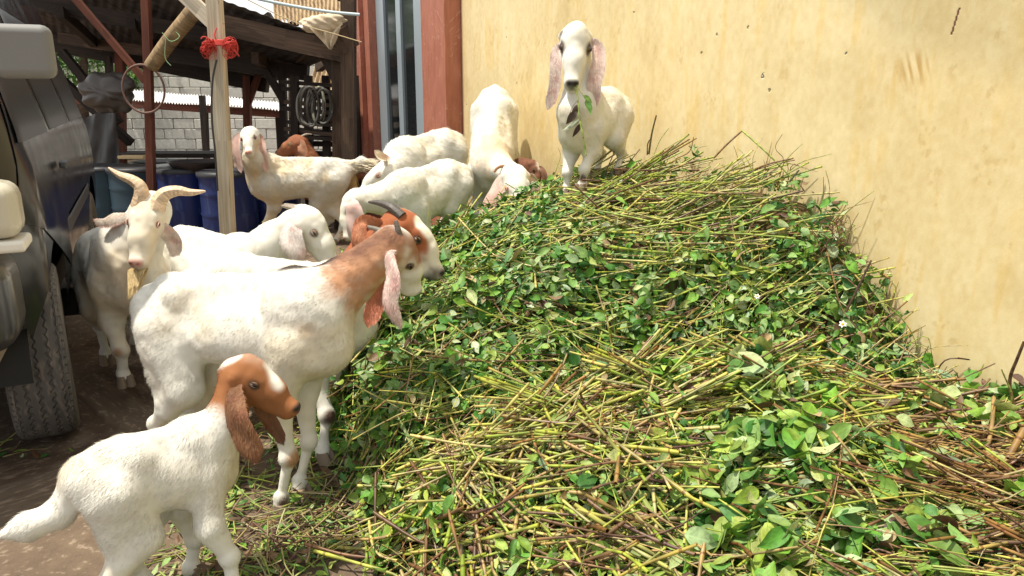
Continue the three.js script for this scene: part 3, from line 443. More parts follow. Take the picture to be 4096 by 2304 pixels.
goat('white doe with tan neck, standing sideways behind the brown headed kid', {
  s: 0.95, R: [462, 800, 2.30], S: [745, 812, 2.17], poll: [1010, 606, 2.22], nose: [1066, 728, 2.30], headLen: 0.195, hup: [0.9, 0.5, 0.1], neckMid: [865, 715, 2.19], neckFat: 1.05, fur: 90000, hair: 0.017, res: 0.0085, fine: 0.005,
  feet: { FR: [707, 1278, 2.07], FL: [752, 1235, 2.16], HR: [430, 1225, 2.24], HL: [505, 1180, 2.36] }, girth: 0.95, bony: true,
  tail: [[-0.14, 0.05, 0], [-0.165, -0.02, 0], [-0.165, -0.09, 0]], tailR: [0.03, 0.03, 0.028, 0.02], noseC: GREY, rim: [0.06, 0.04, 0.03], eye: 'amber',
  paint: c => {
    const tan = [0.50, 0.26, 0.14];
    c.patch([c.hp(-0.25, -0.15, -0.05), lerp3(c.n0, c.nm, 0.85)], 0.098, 0.03, tan, 0.5); c.patch([c.hp(-0.1, 0.0), lerp3(c.nm, c.n0, 0.3).add(V(0, 0.06, 0))], 0.045, 0.02, [0.17, 0.075, 0.045], 0.3);
    c.patch([lerp3(c.nm, c.n0, 0.2).add(V(-0.02, 0.085, 0)), c.off(c.Sp, -0.0, 0.185, 0)], 0.028, 0.012, [0.045, 0.03, 0.025], 0.4);
    c.patch([c.hp(0.02, -0.02, -0.1), c.hp(-0.02, -0.2, -0.22)], 0.05, 0.015, WHITE, 0.3); c.patch([c.hp(0.12, 0.05), c.hp(0.34, 0.03, -0.06)], 0.045, 0.015, [0.30, 0.13, 0.065], 0.3);
    c.patch([c.off(c.Sp, 0.10, 0.02, -0.08)], 0.035, 0.02, [0.58, 0.42, 0.27], 0.3);
    c.patch([c.joints.FR[0].clone().add(V(0.018, 0, 0.01))], 0.026, 0.012, [0.40, 0.22, 0.11]); c.patch([c.joints.FR[1].clone().add(V(0.01, 0, 0.012)), c.feet.FR.clone().add(V(0.01, 0.03, 0.02))], 0.014, 0.008, [0.09, 0.05, 0.035]);
  },
  long: c => [[c.off(c.Rp, -0.1, -0.16, 0), 0.13, 1.5], [c.off(c.Rp, -0.15, 0, 0), 0.08, 1.4]],
  ears: [
    { p: [[978, 640, 2.14], [988, 700, 2.09], [980, 765, 2.07], [1008, 822, 2.07]], w: [0.02, 0.036, 0.046, 0.044, 0.03], n: [-0.3, 0.1, 1], cup: -0.14, cin: [0.76, 0.56, 0.50], cout: [0.8, 0.7, 0.62] },
    { p: [[962, 690, 2.32], [948, 750, 2.33], [925, 818, 2.31]], w: [0.03, 0.055, 0.06, 0.045], n: [0.2, 0.1, 1], cup: 0.1, cin: [0.78, 0.30, 0.20], cout: [0.78, 0.36, 0.26] }],
  horns: [{ p: [[1004, 606, 2.2], [1003, 585, 2.19], [995, 555, 2.19]], r: 0.0115, taper: 0.55 }, { p: [[972, 590, 2.26], [950, 578, 2.28], [925, 570, 2.3]], r: 0.0115, taper: 0.4 }],
});
goat('white doe with red brown face and long dark horn, behind the tan necked doe', {
  s: 0.95, R: [575, 728, 2.74], S: [832, 775, 2.56], poll: [1020, 548, 2.60], nose: [1112, 664, 2.60], headLen: 0.235, hup: [0.85, 0.6, 0.12], neckMid: [925, 655, 2.58], fur: 45000, hair: 0.017, res: 0.010, bony: true,
  feet: { FR: [815, 1195, 2.36], FL: [860, 1150, 2.55], HR: [585, 1120, 2.6], HL: [640, 1080, 2.8] },
  noseC: DARK, rim: [0.05, 0.035, 0.03], lid: [0.04, 0.03, 0.025], eye: 'pale',
  paint: c => {
    const rb = [0.34, 0.10, 0.035];
    c.patch([c.nm, c.hp(0.1, -0.2)], 0.13, 0.03, rb, 0.4); c.patch([c.hp(0.0, -0.05), c.hp(0.28, -0.02)], 0.075, 0.02, rb, 0.3); c.patch([c.hp(0.38, -0.08, -0.16), c.hp(0.8, -0.1, -0.1)], 0.05, 0.02, [0.22, 0.08, 0.04], 0.4);
    c.patch([c.hp(0.22, 0.14, 0.02), c.hp(0.5, 0.15, 0.0), c.hp(0.8, 0.0, 0.03)], 0.036, 0.010, [0.78, 0.73, 0.62], 0.3); c.patch([c.hp(-0.05, 0.0, -0.18), c.hp(0.06, -0.12, -0.25)], 0.035, 0.015, WHITE, 0.3);
    c.patch([c.joints.FR[0].clone().add(V(0.012, 0.0, 0.015))], 0.028, 0.01, [0.09, 0.05, 0.035]); c.patch([c.hp(0.9, -0.2)], 0.035, 0.015, [0.03, 0.025, 0.02]);
  },
  ears: [
    { p: [[912, 560, 2.53], [905, 600, 2.5], [900, 640, 2.5]], w: [0.03, 0.05, 0.055, 0.04], n: [-0.3, 0, 1], cin: [0.5, 0.2, 0.1], cout: [0.45, 0.18, 0.08] }],
  horns: [{ p: [[1012, 545, 2.56], [985, 522, 2.58], [955, 511, 2.62], [928, 508, 2.66]], r: 0.019, taper: 0.2, c: [0.10, 0.085, 0.075] }, { p: [[1022, 545, 2.66], [1005, 525, 2.70], [985, 515, 2.74]], r: 0.0155, taper: 0.2, c: [0.10, 0.085, 0.075] }],
});
goat('white goat in profile with grey horns swept back and broad pale ear', {
  s: 1.0, R: [470, 650, 3.45], S: [605, 690, 3.15], poll: [772, 544, 3.0], nose: [836, 626, 2.98], headLen: 0.225, hup: [0.8, 0.6, 0.1], neckMid: [685, 620, 3.05], neckFat: 1.2, fur: 30000, hair: 0.018, res: 0.0115, bump: 0.12,
  noseC: DARK, rim: [0.20, 0.17, 0.15], eye: 'amber',
  paint: c => { c.patch([c.hp(0.9, -0.2)], 0.018, 0.01, [0.1, 0.08, 0.07]); },
  ears: [{ p: [[735, 570, 2.93], [732, 600, 2.9], [740, 635, 2.89], [742, 662, 2.89]], w: [0.045, 0.08, 0.092, 0.085, 0.05], n: [0, 0.1, 1], cup: -0.12, cin: [0.78, 0.70, 0.66], cout: [0.8, 0.74, 0.68] }],
  horns: [{ p: [[765, 546, 2.97], [745, 528, 2.98], [722, 520, 3.0], [710, 518, 3.02]], r: 0.0165, taper: 0.3, c: [0.34, 0.28, 0.22] }, { p: [[772, 540, 3.05], [752, 524, 3.07], [728, 517, 3.1], [716, 514, 3.12]], r: 0.0155, taper: 0.3, c: [0.34, 0.28, 0.22] }],
});
goat('white bearded billy with wide spreading horns, facing out beside the dark van', {
  s: 1.05, R: [272, 660, 3.36], S: [318, 668, 3.02], poll: [374, 512, 2.92], nose: [338, 648, 2.77], headLen: 0.255, hup: [0.15, 0.6, 1], neckMid: [345, 600, 2.96], neckFat: 1.15, fur: 45000, hair: 0.017, res: 0.0105, fine: 0.0055,
  feet: { FR: [318, 985, 2.95], FL: [385, 968, 3.0], HR: [272, 925, 3.28], HL: [350, 905, 3.38] },
  noseC: [0.72, 0.36, 0.29], rim: [0.58, 0.36, 0.30], lid: [0.60, 0.40, 0.34], eye: 'amber', eyeR: 0.8, warm: [0.73, 0.62, 0.46],
  paint: c => { c.patch([c.joints.FR[0].clone().add(V(0.0, 0, 0.03))], 0.018, 0.01, [0.45, 0.27, 0.16]); c.patch([c.hp(0.15, 0.12, 0.0), c.hp(0.75, 0.05, 0.02)], 0.03, 0.025, [0.74, 0.66, 0.52], 0.3); },
  ears: [
    { p: [[318, 541, 2.90], [290, 545, 2.88], [262, 556, 2.87], [238, 552, 2.87]], w: [0.03, 0.055, 0.06, 0.045, 0.02], n: [0.1, 0.8, 0.5], cup: -0.25, cin: [0.78, 0.66, 0.56], cout: [0.62, 0.28, 0.22] },
    { p: [[412, 575, 2.92], [435, 600, 2.94], [440, 625, 2.94], [430, 640, 2.93]], w: [0.03, 0.055, 0.06, 0.045], n: [0.2, 0.1, 1], cup: 0.15, cin: [0.80, 0.66, 0.56], cout: [0.8, 0.72, 0.62] }],
  horns: [
    { p: [[352, 520, 2.90], [356, 492, 2.90], [352, 470, 2.90], [330, 452, 2.90], [300, 440, 2.90], [272, 422, 2.90]], r: 0.034, taper: 0.09, c: [0.84, 0.62, 0.42] },
    { p: [[393, 528, 2.90], [400, 505, 2.91], [415, 488, 2.92], [445, 480, 2.93], [480, 484, 2.94], [517, 481, 2.95]], r: 0.034, taper: 0.09, c: [0.84, 0.62, 0.42] }],
  beard: { p: [[348, 676, 2.82], [333, 752, 2.80]], w: 0.032, n: 2200, c: [0.80, 0.62, 0.33] },
});
goat('white goat with long pink ears looking out from beside the pale wooden post', {
  s: 1.08, R: [838, 446, 6.42], S: [688, 447, 6.35], poll: [626, 332, 6.20], nose: [622, 378, 6.0], headLen: 0.25, hup: [0, 0.6, 1], neckMid: [643, 400, 6.25], neckFat: 1.25, fur: 16000, hair: 0.035, hairW: 0.004, res: 0.015, fine: 0.0085,
  feet: { FR: [668, 598, 6.3], FL: [690, 590, 6.5], HR: [846, 594, 6.4], HL: [800, 588, 6.6] }, warm: [0.74, 0.63, 0.44],
  tailPts: [[885, 420, 6.45], [910, 408, 6.42], [930, 412, 6.4]], tailR: [0.05, 0.05, 0.04, 0.02], noseC: [0.70, 0.30, 0.20], rim: [0.3, 0.16, 0.12], eye: 'dark',
  paint: c => { c.patch([c.off(c.Rp, -0.14, -0.02, 0), c.off(c.Rp, -0.14, -0.18, 0)], 0.055, 0.03, [0.66, 0.42, 0.16], 0.4); c.patch([lerp3(c.n0, c.nm, 0.4)], 0.1, 0.05, [0.76, 0.60, 0.38], 0.4); },
  tuft: [{ a: [880, 415, 6.43], b: [935, 412, 6.4], n: 500, w: 0.04, sp: 0.25, len: 0.14, c: [0.80, 0.70, 0.52], hw: 0.007 }, { a: [885, 430, 6.44], b: [892, 500, 6.44], n: 350, w: 0.03, sp: 0.2, len: 0.16, c: [0.66, 0.42, 0.15], hw: 0.007 }],
  ears: [
    { p: [[598, 345, 6.2], [594, 375, 6.18], [600, 405, 6.18], [607, 435, 6.18]], w: [0.05, 0.085, 0.075, 0.055, 0.05], n: [-0.2, 0.1, 1], cin: [0.80, 0.55, 0.47], cout: [0.8, 0.6, 0.5] },
    { p: [[650, 345, 6.2], [657, 375, 6.18], [665, 405, 6.18], [670, 433, 6.18]], w: [0.05, 0.085, 0.075, 0.055, 0.05], n: [0.2, 0.1, 1], cin: [0.80, 0.55, 0.47], cout: [0.8, 0.6, 0.5] }],
});
goat('brown goat with a pale cheek stripe, only its head showing over a white back', {
  s: 0.95, R: [862, 455, 7.05], S: [800, 458, 6.98], poll: [752, 352, 6.9], nose: [694, 378, 6.85], headLen: 0.235, hup: [-0.2, 1, 0.1], neckMid: [775, 405, 6.92], neckFat: 1.4, coat: [0.30, 0.11, 0.045], warm: [0.26, 0.09, 0.04], fur: 6000, hair: 0.03, hairW: 0.004, res: 0.016, fine: 0.009, noseC: [0.06, 0.04, 0.035], rim: [0.3, 0.2, 0.12], eye: 'pale', bump: 0.13,
  paint: c => { c.patch([c.hp(0.25, 0.0, 0.2), c.hp(0.7, -0.1, 0.17)], 0.014, 0.008, [0.55, 0.38, 0.24], 0.2); c.patch([c.hp(0.25, -0.2, 0.18), c.hp(0.6, -0.22, 0.1)], 0.035, 0.015, [0.42, 0.24, 0.12], 0.2); },
  ears: [{ p: [[758, 362, 6.78], [762, 380, 6.75], [760, 400, 6.75]], w: [0.05, 0.08, 0.085, 0.06], n: [0, 0.1, 1], cin: [0.36, 0.17, 0.09], cout: [0.36, 0.17, 0.09] }],
  horns: [{ p: [[755, 346, 6.9], [770, 338, 6.9], [785, 338, 6.92]], r: 0.014, taper: 0.3, c: [0.4, 0.33, 0.26] }],
});
goat('white goat bending its head low in front of the window, ear lifted', {
  s: 0.95, R: [1118, 380, 5.0], S: [1032, 412, 4.72], poll: [968, 420, 4.5], nose: [908, 470, 4.42], headLen: 0.22, hup: [-0.3, 1, 0.2], neckMid: [1000, 415, 4.6], neckFat: 1.2, fur: 16000, hair: 0.03, hairW: 0.003, res: 0.0135, fine: 0.0075, noseC: PINK, rim: [0.5, 0.3, 0.25],
  paint: c => { c.patch([c.off(c.Rp, 0.06, 0.12, -0.06), c.off(c.Rp, 0.14, 0.1, -0.08)], 0.04, 0.03, [0.74, 0.58, 0.34], 0.3); },
  ears: [{ p: [[972, 402, 4.45], [958, 395, 4.43], [942, 378, 4.42]], w: [0.04, 0.06, 0.055, 0.03], n: [0.1, 0.7, 0.7], cup: 0.3, cin: [0.76, 0.62, 0.45], cout: WHITE }],
});
goat('white goat with pale pink hanging ear, head lowered left beyond the dark horn', {
  s: 0.9, R: [1128, 462, 4.28], S: [1032, 497, 4.02], poll: [880, 497, 3.92], nose: [864, 580, 3.86], headLen: 0.22, hup: [-0.9, 0.4, 0.2], neckMid: [950, 500, 3.95], neckFat: 1.05, fur: 24000, hair: 0.022, hairW: 0.0026, res: 0.0115, fine: 0.006, noseC: [0.60, 0.40, 0.34], rim: [0.10, 0.06, 0.05], eye: 'dark',
  feet: { HL: [1136, 598, 4.25], HR: [1172, 585, 4.42] },
  paint: c => { c.patch([c.hp(0.95, -0.2)], 0.02, 0.01, [0.12, 0.09, 0.08]); },
  ears: [
    { p: [[884, 512, 3.84], [893, 545, 3.82], [893, 580, 3.82], [886, 612, 3.83]], w: [0.05, 0.085, 0.10, 0.085, 0.045], n: [0, 0.1, 1], cup: -0.12, cin: [0.80, 0.58, 0.54], cout: [0.80, 0.62, 0.56] },
    { p: [[905, 545, 4.02], [908, 570, 4.03], [905, 600, 4.03]], w: [0.03, 0.05, 0.055, 0.04], n: [0, 0.1, 1], cin: [0.62, 0.20, 0.10], cout: [0.62, 0.24, 0.14] }],
});
goat('white goat facing out with its head buried in the leaves, short brown horn', {
  s: 0.98, R: [1243, 283, 4.86], S: [1236, 408, 4.48], poll: [1300, 432, 4.06], nose: [1314, 565, 3.90], headLen: 0.30, hup: [0.35, 0.6, 1], neckMid: [1256, 420, 4.32], neckFat: 1.0, fur: 30000, hair: 0.022, hairW: 0.0026, res: 0.0115, fine: 0.006, noseC: PINK, rim: [0.60, 0.33, 0.27], eye: 'amber', girth: 1.05,
  feet: { FR: [1197, 592, 4.4], FL: [1268, 575, 4.4] },
  paint: c => { c.patch([c.off(c.Sp, 0.0, 0.17, 0.0), c.nm], 0.085, 0.05, [0.80, 0.56, 0.40], 0.4); c.patch([c.hp(0.05, -0.05, -0.2), c.hp(0.4, -0.05, -0.2)], 0.03, 0.02, [0.78, 0.54, 0.46], 0.3); },
  ears: [
    { p: [[1262, 450, 4.10], [1245, 490, 4.04], [1228, 530, 4.02], [1212, 575, 4.02]], w: [0.04, 0.075, 0.09, 0.095, 0.09], n: [-0.3, 0.2, 1], cup: -0.12, cin: [0.78, 0.50, 0.43], cout: [0.78, 0.56, 0.48] },
    { p: [[1340, 450, 4.18], [1352, 490, 4.15], [1354, 525, 4.12]], w: [0.03, 0.06, 0.06, 0.04], n: [0.7, 0.1, 0.7], cin: [0.78, 0.6, 0.5], cout: WHITE }],
  horns: [{ p: [[1278, 428, 4.12], [1264, 418, 4.12], [1250, 424, 4.12], [1243, 434, 4.12]], r: 0.012, taper: 0.4, c: [0.40, 0.19, 0.09] }],
});
goat('white young goat with long speckled ears standing on top of the heap', {
  s: 0.80, R: [1528, 285, 3.70], S: [1470, 300, 3.52], poll: [1450, 78, 3.50], nose: [1441, 205, 3.33], headLen: 0.275, hup: [0, 0.6, 1], neckMid: [1462, 215, 3.50], neckFat: 1.1, fur: 45000, hair: 0.017, res: 0.0095, fine: 0.005, noseC: DARK, rim: [0.10, 0.085, 0.08], rimR: 1.9, lid: [0.05, 0.04, 0.04], eye: 'amber', bump: 0.16, legFat: 1.05,
  feet: { FR: [1424, 492, 3.5], FL: [1462, 480, 3.42], HL: [1552, 440, 3.66], HR: [1500, 440, 3.72] }, snap: false,
  paint: c => { c.patch([c.hp(0.92, -0.2), c.hp(0.98, -0.14)], 0.075 * c.len, 0.012, [0.05, 0.04, 0.035], 0.2); c.patch([c.joints.FL[0].clone().add(V(-0.005, -0.04, 0.02))], 0.02, 0.008, [0.10, 0.06, 0.04]); c.patch([c.hp(0.08, 0.02, 0.25)], 0.016, 0.008, [0.2, 0.17, 0.15]); },
  ears: [
    { p: [[1402, 125, 3.48], [1398, 170, 3.45], [1395, 220, 3.44], [1378, 272, 3.44]], w: [0.03, 0.05, 0.052, 0.05, 0.042], n: [-0.3, 0.1, 1], cup: 0.12, cin: [0.76, 0.60, 0.53], cout: [0.78, 0.66, 0.58] },
    { p: [[1500, 112, 3.48], [1505, 160, 3.44], [1494, 215, 3.42], [1498, 264, 3.42]], w: [0.03, 0.06, 0.066, 0.062, 0.05], n: [0.1, 0.1, 1], cup: 0.12, cin: [0.78, 0.60, 0.54], cout: [0.78, 0.66, 0.58] }],
});
goat('small dark brown goat mostly hidden behind the white goat with buried head', {
  s: 0.58, R: [1262, 440, 4.72], S: [1312, 440, 4.62], poll: [1345, 412, 4.50], nose: [1362, 478, 4.40], headLen: 0.16, hup: [0.7, 0.6, 0.2], coat: [0.16, 0.06, 0.03], warm: [0.11, 0.04, 0.02], fur: 4000, hair: 0.02, hairW: 0.003, res: 0.012, fine: 0.007, noseC: DARK, rim: [0.05, 0.03, 0.02],
  paint: c => c.patch([c.hp(0.1, 0.06), c.hp(0.3, 0.08)], 0.02, 0.01, [0.7, 0.6, 0.5]), snap: true,
  ears: [{ p: [[1362, 425, 4.45], [1370, 445, 4.43], [1368, 468, 4.42]], w: [0.02, 0.035, 0.035, 0.025], n: [0.3, 0.1, 1], cin: [0.2, 0.09, 0.05], cout: [0.15, 0.06, 0.03] }],
});
// ---------- fodder heaps: mound, stems and leaves ----------
const mulch = tex(512, 512, (u, v, i, j) => { const a = tn(u, v, 30, 2), b = tn(u, v, 90, 5), g = tn(u, v, 12, 9); const k = 0.5 + a + 0.6 * b; return g > 0.05 ? [0.25 + 0.10 * k, 0.31 + 0.12 * k, 0.12 + 0.05 * k] : [0.30 + 0.10 * k, 0.24 + 0.09 * k, 0.14 + 0.05 * k]; });
const mulchMat = new THREE.MeshStandardMaterial({ map: mulch, bumpMap: mulch, bumpScale: 0.02, roughness: 1 });
function moundGeo(front) {
  const pos = [], uv = [], idx = [], map = new Map(), st = 0.03;
  const get = (i, j) => { const k = i * 1000 + j; if (map.has(k)) return map.get(k); let x = -1.2 + i * st, zd = 0.5 + j * st; const h = pileH(x, zd) - 0.085; const d = wallDist(x, -zd); if (d < -0.02) { x += WN.x * (-0.02 - d); zd -= WN.z * (-0.02 - d); } map.set(k, pos.length / 3); pos.push(x, h, -zd); uv.push(x * 1.4, zd * 1.4); return pos.length / 3 - 1; };
  for (let i = 0; i < 115; i++) for (let j = 0; j < 178; j++) { const x = -1.2 + (i + .5) * st, zd = 0.5 + (j + .5) * st; if (pileH(x, zd) < -0.02 || wallDist(x, -zd) < -0.02 || isFront(x, zd) !== front) continue; const a = get(i, j), b = get(i + 1, j), c = get(i, j + 1), d = get(i + 1, j + 1); idx.push(a, b, c, b, d, c); }
  const g = new THREE.BufferGeometry(); g.setAttribute('position', new THREE.Float32BufferAttribute(pos, 3)); g.setAttribute('uv', new THREE.Float32BufferAttribute(uv, 2)); g.setIndex(idx); g.computeVertexNormals(); return g;
}
const heapBack = thing('fodder_heap', 'tall heap of cut green stems and leaves piled against the yellow wall', 'heap', 'heaps of cut fodder');
const heapFront = thing('fodder_heap', 'low front heap of leafy stems and brown twigs at the bottom right', 'heap', 'heaps of cut fodder');
part(heapBack, 'mound', moundGeo(false), mulchMat); part(heapFront, 'mound', moundGeo(true), mulchMat);
function leafGeo(wide, fold, curl, twist, n = 5) {
  const pos = [], idx = [], uv = [];
  for (let i = 0; i <= n; i++) { const t = i / n, w = wide * Math.pow(Math.sin(Math.PI * Math.pow(clamp(t, 0.01, 0.985), 0.8)), 0.85) * 0.5, y = -curl * t * t + 0.02 * Math.sin(t * 11 + wide * 30), tw = twist * t; for (const q of [-1, 0, 1]) { const yy = Math.abs(q) * w * fold, zz = q * w; pos.push(t - 0.5, y + yy * Math.cos(tw) + zz * Math.sin(tw), zz * Math.cos(tw) - yy * Math.sin(tw)); uv.push(t, q * .5 + .5); } }
  for (let i = 0; i < n; i++) for (const q of [0, 1]) { const a = i * 3 + q; idx.push(a, a + 1, a + 3, a + 1, a + 4, a + 3); }
  const g = new THREE.BufferGeometry(); g.setAttribute('position', new THREE.Float32BufferAttribute(pos, 3)); g.setAttribute('uv', new THREE.Float32BufferAttribute(uv, 2)); g.setIndex(idx); g.computeVertexNormals(); return g;
}
function stemGeo(bend, kink, taper, seed, kn = true) {
  const pts = []; for (let i = 0; i <= 6; i++) { const t = i / 6; pts.push(V(t - 0.5, bend * (t - 0.5) * (t - 0.5) * 1.2 + kink * n3(t * 4 + seed, 1, 2), kink * n3(t * 4, seed, 5) + bend * 0.6 * Math.sin(t * 3))); }
  const c = new THREE.CatmullRomCurve3(pts), seg = 10, rad = 5, g = new THREE.TubeGeometry(c, seg, 1, rad, false), p = g.attributes.position, q = V();
  for (let i = 0; i <= seg; i++) { c.getPointAt(i / seg, q); const t = i / seg, r = 0.011 * (1 - taper * t) * (kn && i % 3 === 1 ? 1.35 : 1); for (let j = 0; j <= rad; j++) { const k = i * (rad + 1) + j; p.setXYZ(k, q.x + (p.getX(k) - q.x) * r, q.y + (p.getY(k) - q.y) * r, q.z + (p.getZ(k) - q.z) * r); } }
  return g;
}
const leafVein = tex(128, 64, (u, v) => { const m = Math.abs(v - 0.5), ve = Math.abs(((u * 7 - m * 3) % 1 + 1) % 1 - 0.5); const k = 0.92 + (m < 0.04 ? 0.14 : 0) + (ve < 0.07 ? 0.06 : 0) + 0.10 * n3(u * 12, v * 8, 3); return [k, k, k]; });
const leafMat = (c) => new THREE.MeshPhysicalMaterial({ color: C(...c), map: leafVein, roughness: 0.6, transmission: 0.18, thickness: 0, side: THREE.DoubleSide });
const stemTex = tex(256, 8, (u) => { const nd = Math.abs(((u * 4.3 + 0.2) % 1) - 0.5); const k = 0.86 + 0.16 * n3(u * 18, 2, 3) - (nd < 0.035 ? 0.35 : 0); return [k + (nd < 0.06 ? 0.1 : 0), k, k * (0.9 + 0.2 * n3(u * 9, 5, 1))]; });
const stemMat = c => mat(...c, 0.45, { map: stemTex });
const LEAFS = [leafGeo(0.44, 0.3, 0.18, 0.3, 7), leafGeo(0.36, -0.45, 0.4, -0.8, 7), leafGeo(0.5, 0.6, -0.35, 0.9, 7), leafGeo(0.62, 0.22, 0.3, 0.15, 7), leafGeo(0.56, -0.4, -0.3, -0.6, 7), leafGeo(0.40, 0.8, 0.5, 1.4, 7), leafGeo(0.66, 0.45, 0.12, -1.0, 7)];
const BLADE = leafGeo(0.06, 0.3, 0.12, 0.5, 6);
const STEMS = [stemGeo(0.04, 0.008, 0.2, 1), stemGeo(0.16, 0.012, 0.35, 2), stemGeo(-0.12, 0.016, 0.3, 3), stemGeo(0.3, 0.03, 0.5, 4), stemGeo(0.02, 0.004, 0.1, 5)];
const VINES = [stemGeo(0.5, 0.10, 0.5, 6, false), stemGeo(-0.3, 0.14, 0.4, 7, false), stemGeo(0.2, 0.2, 0.5, 8, false)];
const GREENS = [[.055, .20, .018], [.085, .26, .02], [.12, .32, .022], [.035, .14, .018], [.18, .38, .03], [.06, .21, .03], [.20, .36, .08], [.32, .46, .19], [.45, .55, .31]];
const YGREENS = [[.22, .36, .04], [.28, .42, .05], [.17, .32, .04], [.34, .46, .07], [.40, .48, .12], [.10, .24, .03], [.22, .38, .09], [.44, .52, .22]];
const DRY = [[.22, .13, .06], [.16, .08, .04], [.45, .34, .16], [.10, .05, .03]];
const YSTEM = [[.46, .46, .12], [.40, .44, .09], [.32, .40, .07], [.52, .49, .20], [.26, .35, .06], [.55, .48, .25], [.38, .32, .12]];
const BSTEM = [[.27, .15, .075], [.20, .10, .055], [.36, .23, .12], [.15, .075, .05], [.42, .30, .17]];
const pick = a => a[Math.floor(R() * a.length)];
const MAT = new Map(); const shared = (c, f, k) => { const key = k + c.join(); if (!MAT.has(key)) MAT.set(key, f(c)); return MAT.get(key); };
const M4 = new THREE.Matrix4();
function pose(p, dir, nrm, len, thick, wide) { // matrix: x along dir, y along normal
  const d = dir.clone().normalize(), n = nrm.clone().addScaledVector(d, -nrm.dot(d)).normalize(), z = new THREE.Vector3().crossVectors(d, n);
  return new THREE.Matrix4().makeBasis(d.multiplyScalar(len), n.multiplyScalar(thick), z.multiplyScalar(wide)).setPosition(p);
}
class Mass { constructor(parent, name, geos, mt) { Object.assign(this, { parent, name, geos, mt }); this.l = geos.map(() => []); } add(gi, m, c) { this.l[gi].push([m, c]); }
  done() { this.l.forEach((l, gi) => { if (!l.length) return; const im = new THREE.InstancedMesh(this.geos[gi], this.mt, l.length); im.name = this.name; l.forEach(([m, c], i) => { im.setMatrixAt(i, m); im.setColorAt(i, C(...c)); }); im.userData.kind = 'stuff'; lit(im); this.parent.add(im); }); } }
const white = (k) => k;
const jit = (c, a = 0.25) => { const k = rr(1 - a, 1 + a); return [c[0] * k * rr(.9, 1.1), c[1] * k, c[2] * k * rr(.85, 1.15)]; };
const masses = {};
for (const [k, h] of [['b', heapBack], ['f', heapFront]]) { masses[k + 'L'] = new Mass(h, 'leaf_mass', LEAFS, leafMat([1, 1, 1])); masses[k + 'S'] = new Mass(h, 'stem_mass', [...STEMS, ...VINES], stemMat([1, 1, 1])); masses[k + 'B'] = new Mass(h, 'blade_mass', [BLADE], leafMat([1, 1, 1])); }
function surf() { for (;;) { const x = rr(-0.95, 2.0), zd = rr(0.95, 5.6); const h = pileH(x, zd); if (h < 0.03 || wallDist(x, -zd) < 0.015) continue; if (zd > 4.6 && R() < 0.5) continue; const n = pileN(x, zd); if (R() > 0.42 / Math.max(0.3, n.y) && zd > 2.4) continue; return { x, zd, h, n, front: isFront(x, zd) }; } }
const clump = (x, z) => fbm(x * 11, z * 11, 17, 2);   // leaves lie in tufts with gaps between
const topZone = q => sst(0.08, 0.4, q.x) * sst(2.6, 2.95, q.zd) * sst(0.52, 0.68, q.h) * (q.zd < 4 ? 1 : 0);
const frontLeft = q => q.front ? 1 - sst(0.25, 0.6, q.x) : 0;
const farRight = q => q.front ? sst(0.85, 1.15, q.x + (2.1 - q.zd) * 0.15) : 0;
const count = { bl: 0, fl: 0, bs: 0, fs: 0 };
function tangent(n, dir) { return dir.clone().addScaledVector(n, -dir.dot(n)).normalize(); }
// leaves
for (let i = 0; i < 46000; i++) {
  const q = surf(), tz = topZone(q), fl = frontLeft(q), fr = farRight(q);
  if (R() < tz * 0.86 || R() < fl * 0.4 || R() < fr * 0.5) continue;
  const cl = clump(q.x, q.zd); if (cl < -0.12 && R() < 0.75) continue;
  const n = q.n.clone().add(V(rr(-1, 1), rr(-0.4, 0.6), rr(-1, 1)).multiplyScalar(0.95)).normalize(), d = tangent(n, V(rr(-1, 1), rr(-.7, .3), rr(-1, 1)));
  const big = q.front ? rr(0.026, 0.075) * (q.x > 0.4 ? 1.15 : 0.85) : rr(0.022, 0.058); const p = V(q.x, q.h + rr(-0.05, 0.018) + 0.10 * Math.max(0, cl), -q.zd).addScaledVector(q.n, rr(-0.02, 0.02) + 0.05 * cl);
  if (wallDist(p.x, p.z) < 0.03) continue;
  const pal = q.front ? (R() < 0.72 ? YGREENS : GREENS) : (R() < 0.8 ? GREENS : YGREENS); const c = R() < 0.06 ? pick(DRY) : pick(pal), gi = Math.floor(R() * LEAFS.length), wide = big * rr(0.8, 1.2);
  const key = q.front ? 'f' : 'b', cnt = key + 'l', h = q.front ? heapFront : heapBack;
  if (count[cnt] < 300 && big > (q.front ? 0.058 : 0.045) && (q.front ? q.zd > 1.25 && q.zd < 2.2 : q.zd < 3.4) && p.y > q.h + 0.004 && R() < 0.4) { const m = part(h, 'leaf', LEAFS[gi], shared(c, leafMat, 'l')); p.y += 0.006; m.applyMatrix4(pose(p, d, n, big * 1.25, big * 1.25, wide * 1.25)); count[cnt]++; }
  else masses[key + 'L'].add(gi, pose(p, d, n, big, big, wide), jit(c));
}
// small torn scraps fill between the leaves
for (let i = 0; i < 26000; i++) {
  const q = surf(); if (R() < topZone(q) * 0.6) continue; const n = q.n.clone().add(V(rr(-1, 1), rr(-1, 1), rr(-1, 1))).normalize(), d = tangent(n, V(rr(-1, 1), rr(-1, 1), rr(-1, 1))), b = rr(0.009, 0.026), p = V(q.x, q.h + rr(-0.055, 0.0), -q.zd); if (wallDist(p.x, p.z) < 0.02) continue;
  masses[(q.front ? 'f' : 'b') + 'L'].add(Math.floor(R() * 7), pose(p, d, n, b, b, b * rr(.7, 1.6)), jit(R() < 0.16 ? pick(DRY) : pick(R() < 0.4 ? YGREENS : GREENS)));
}
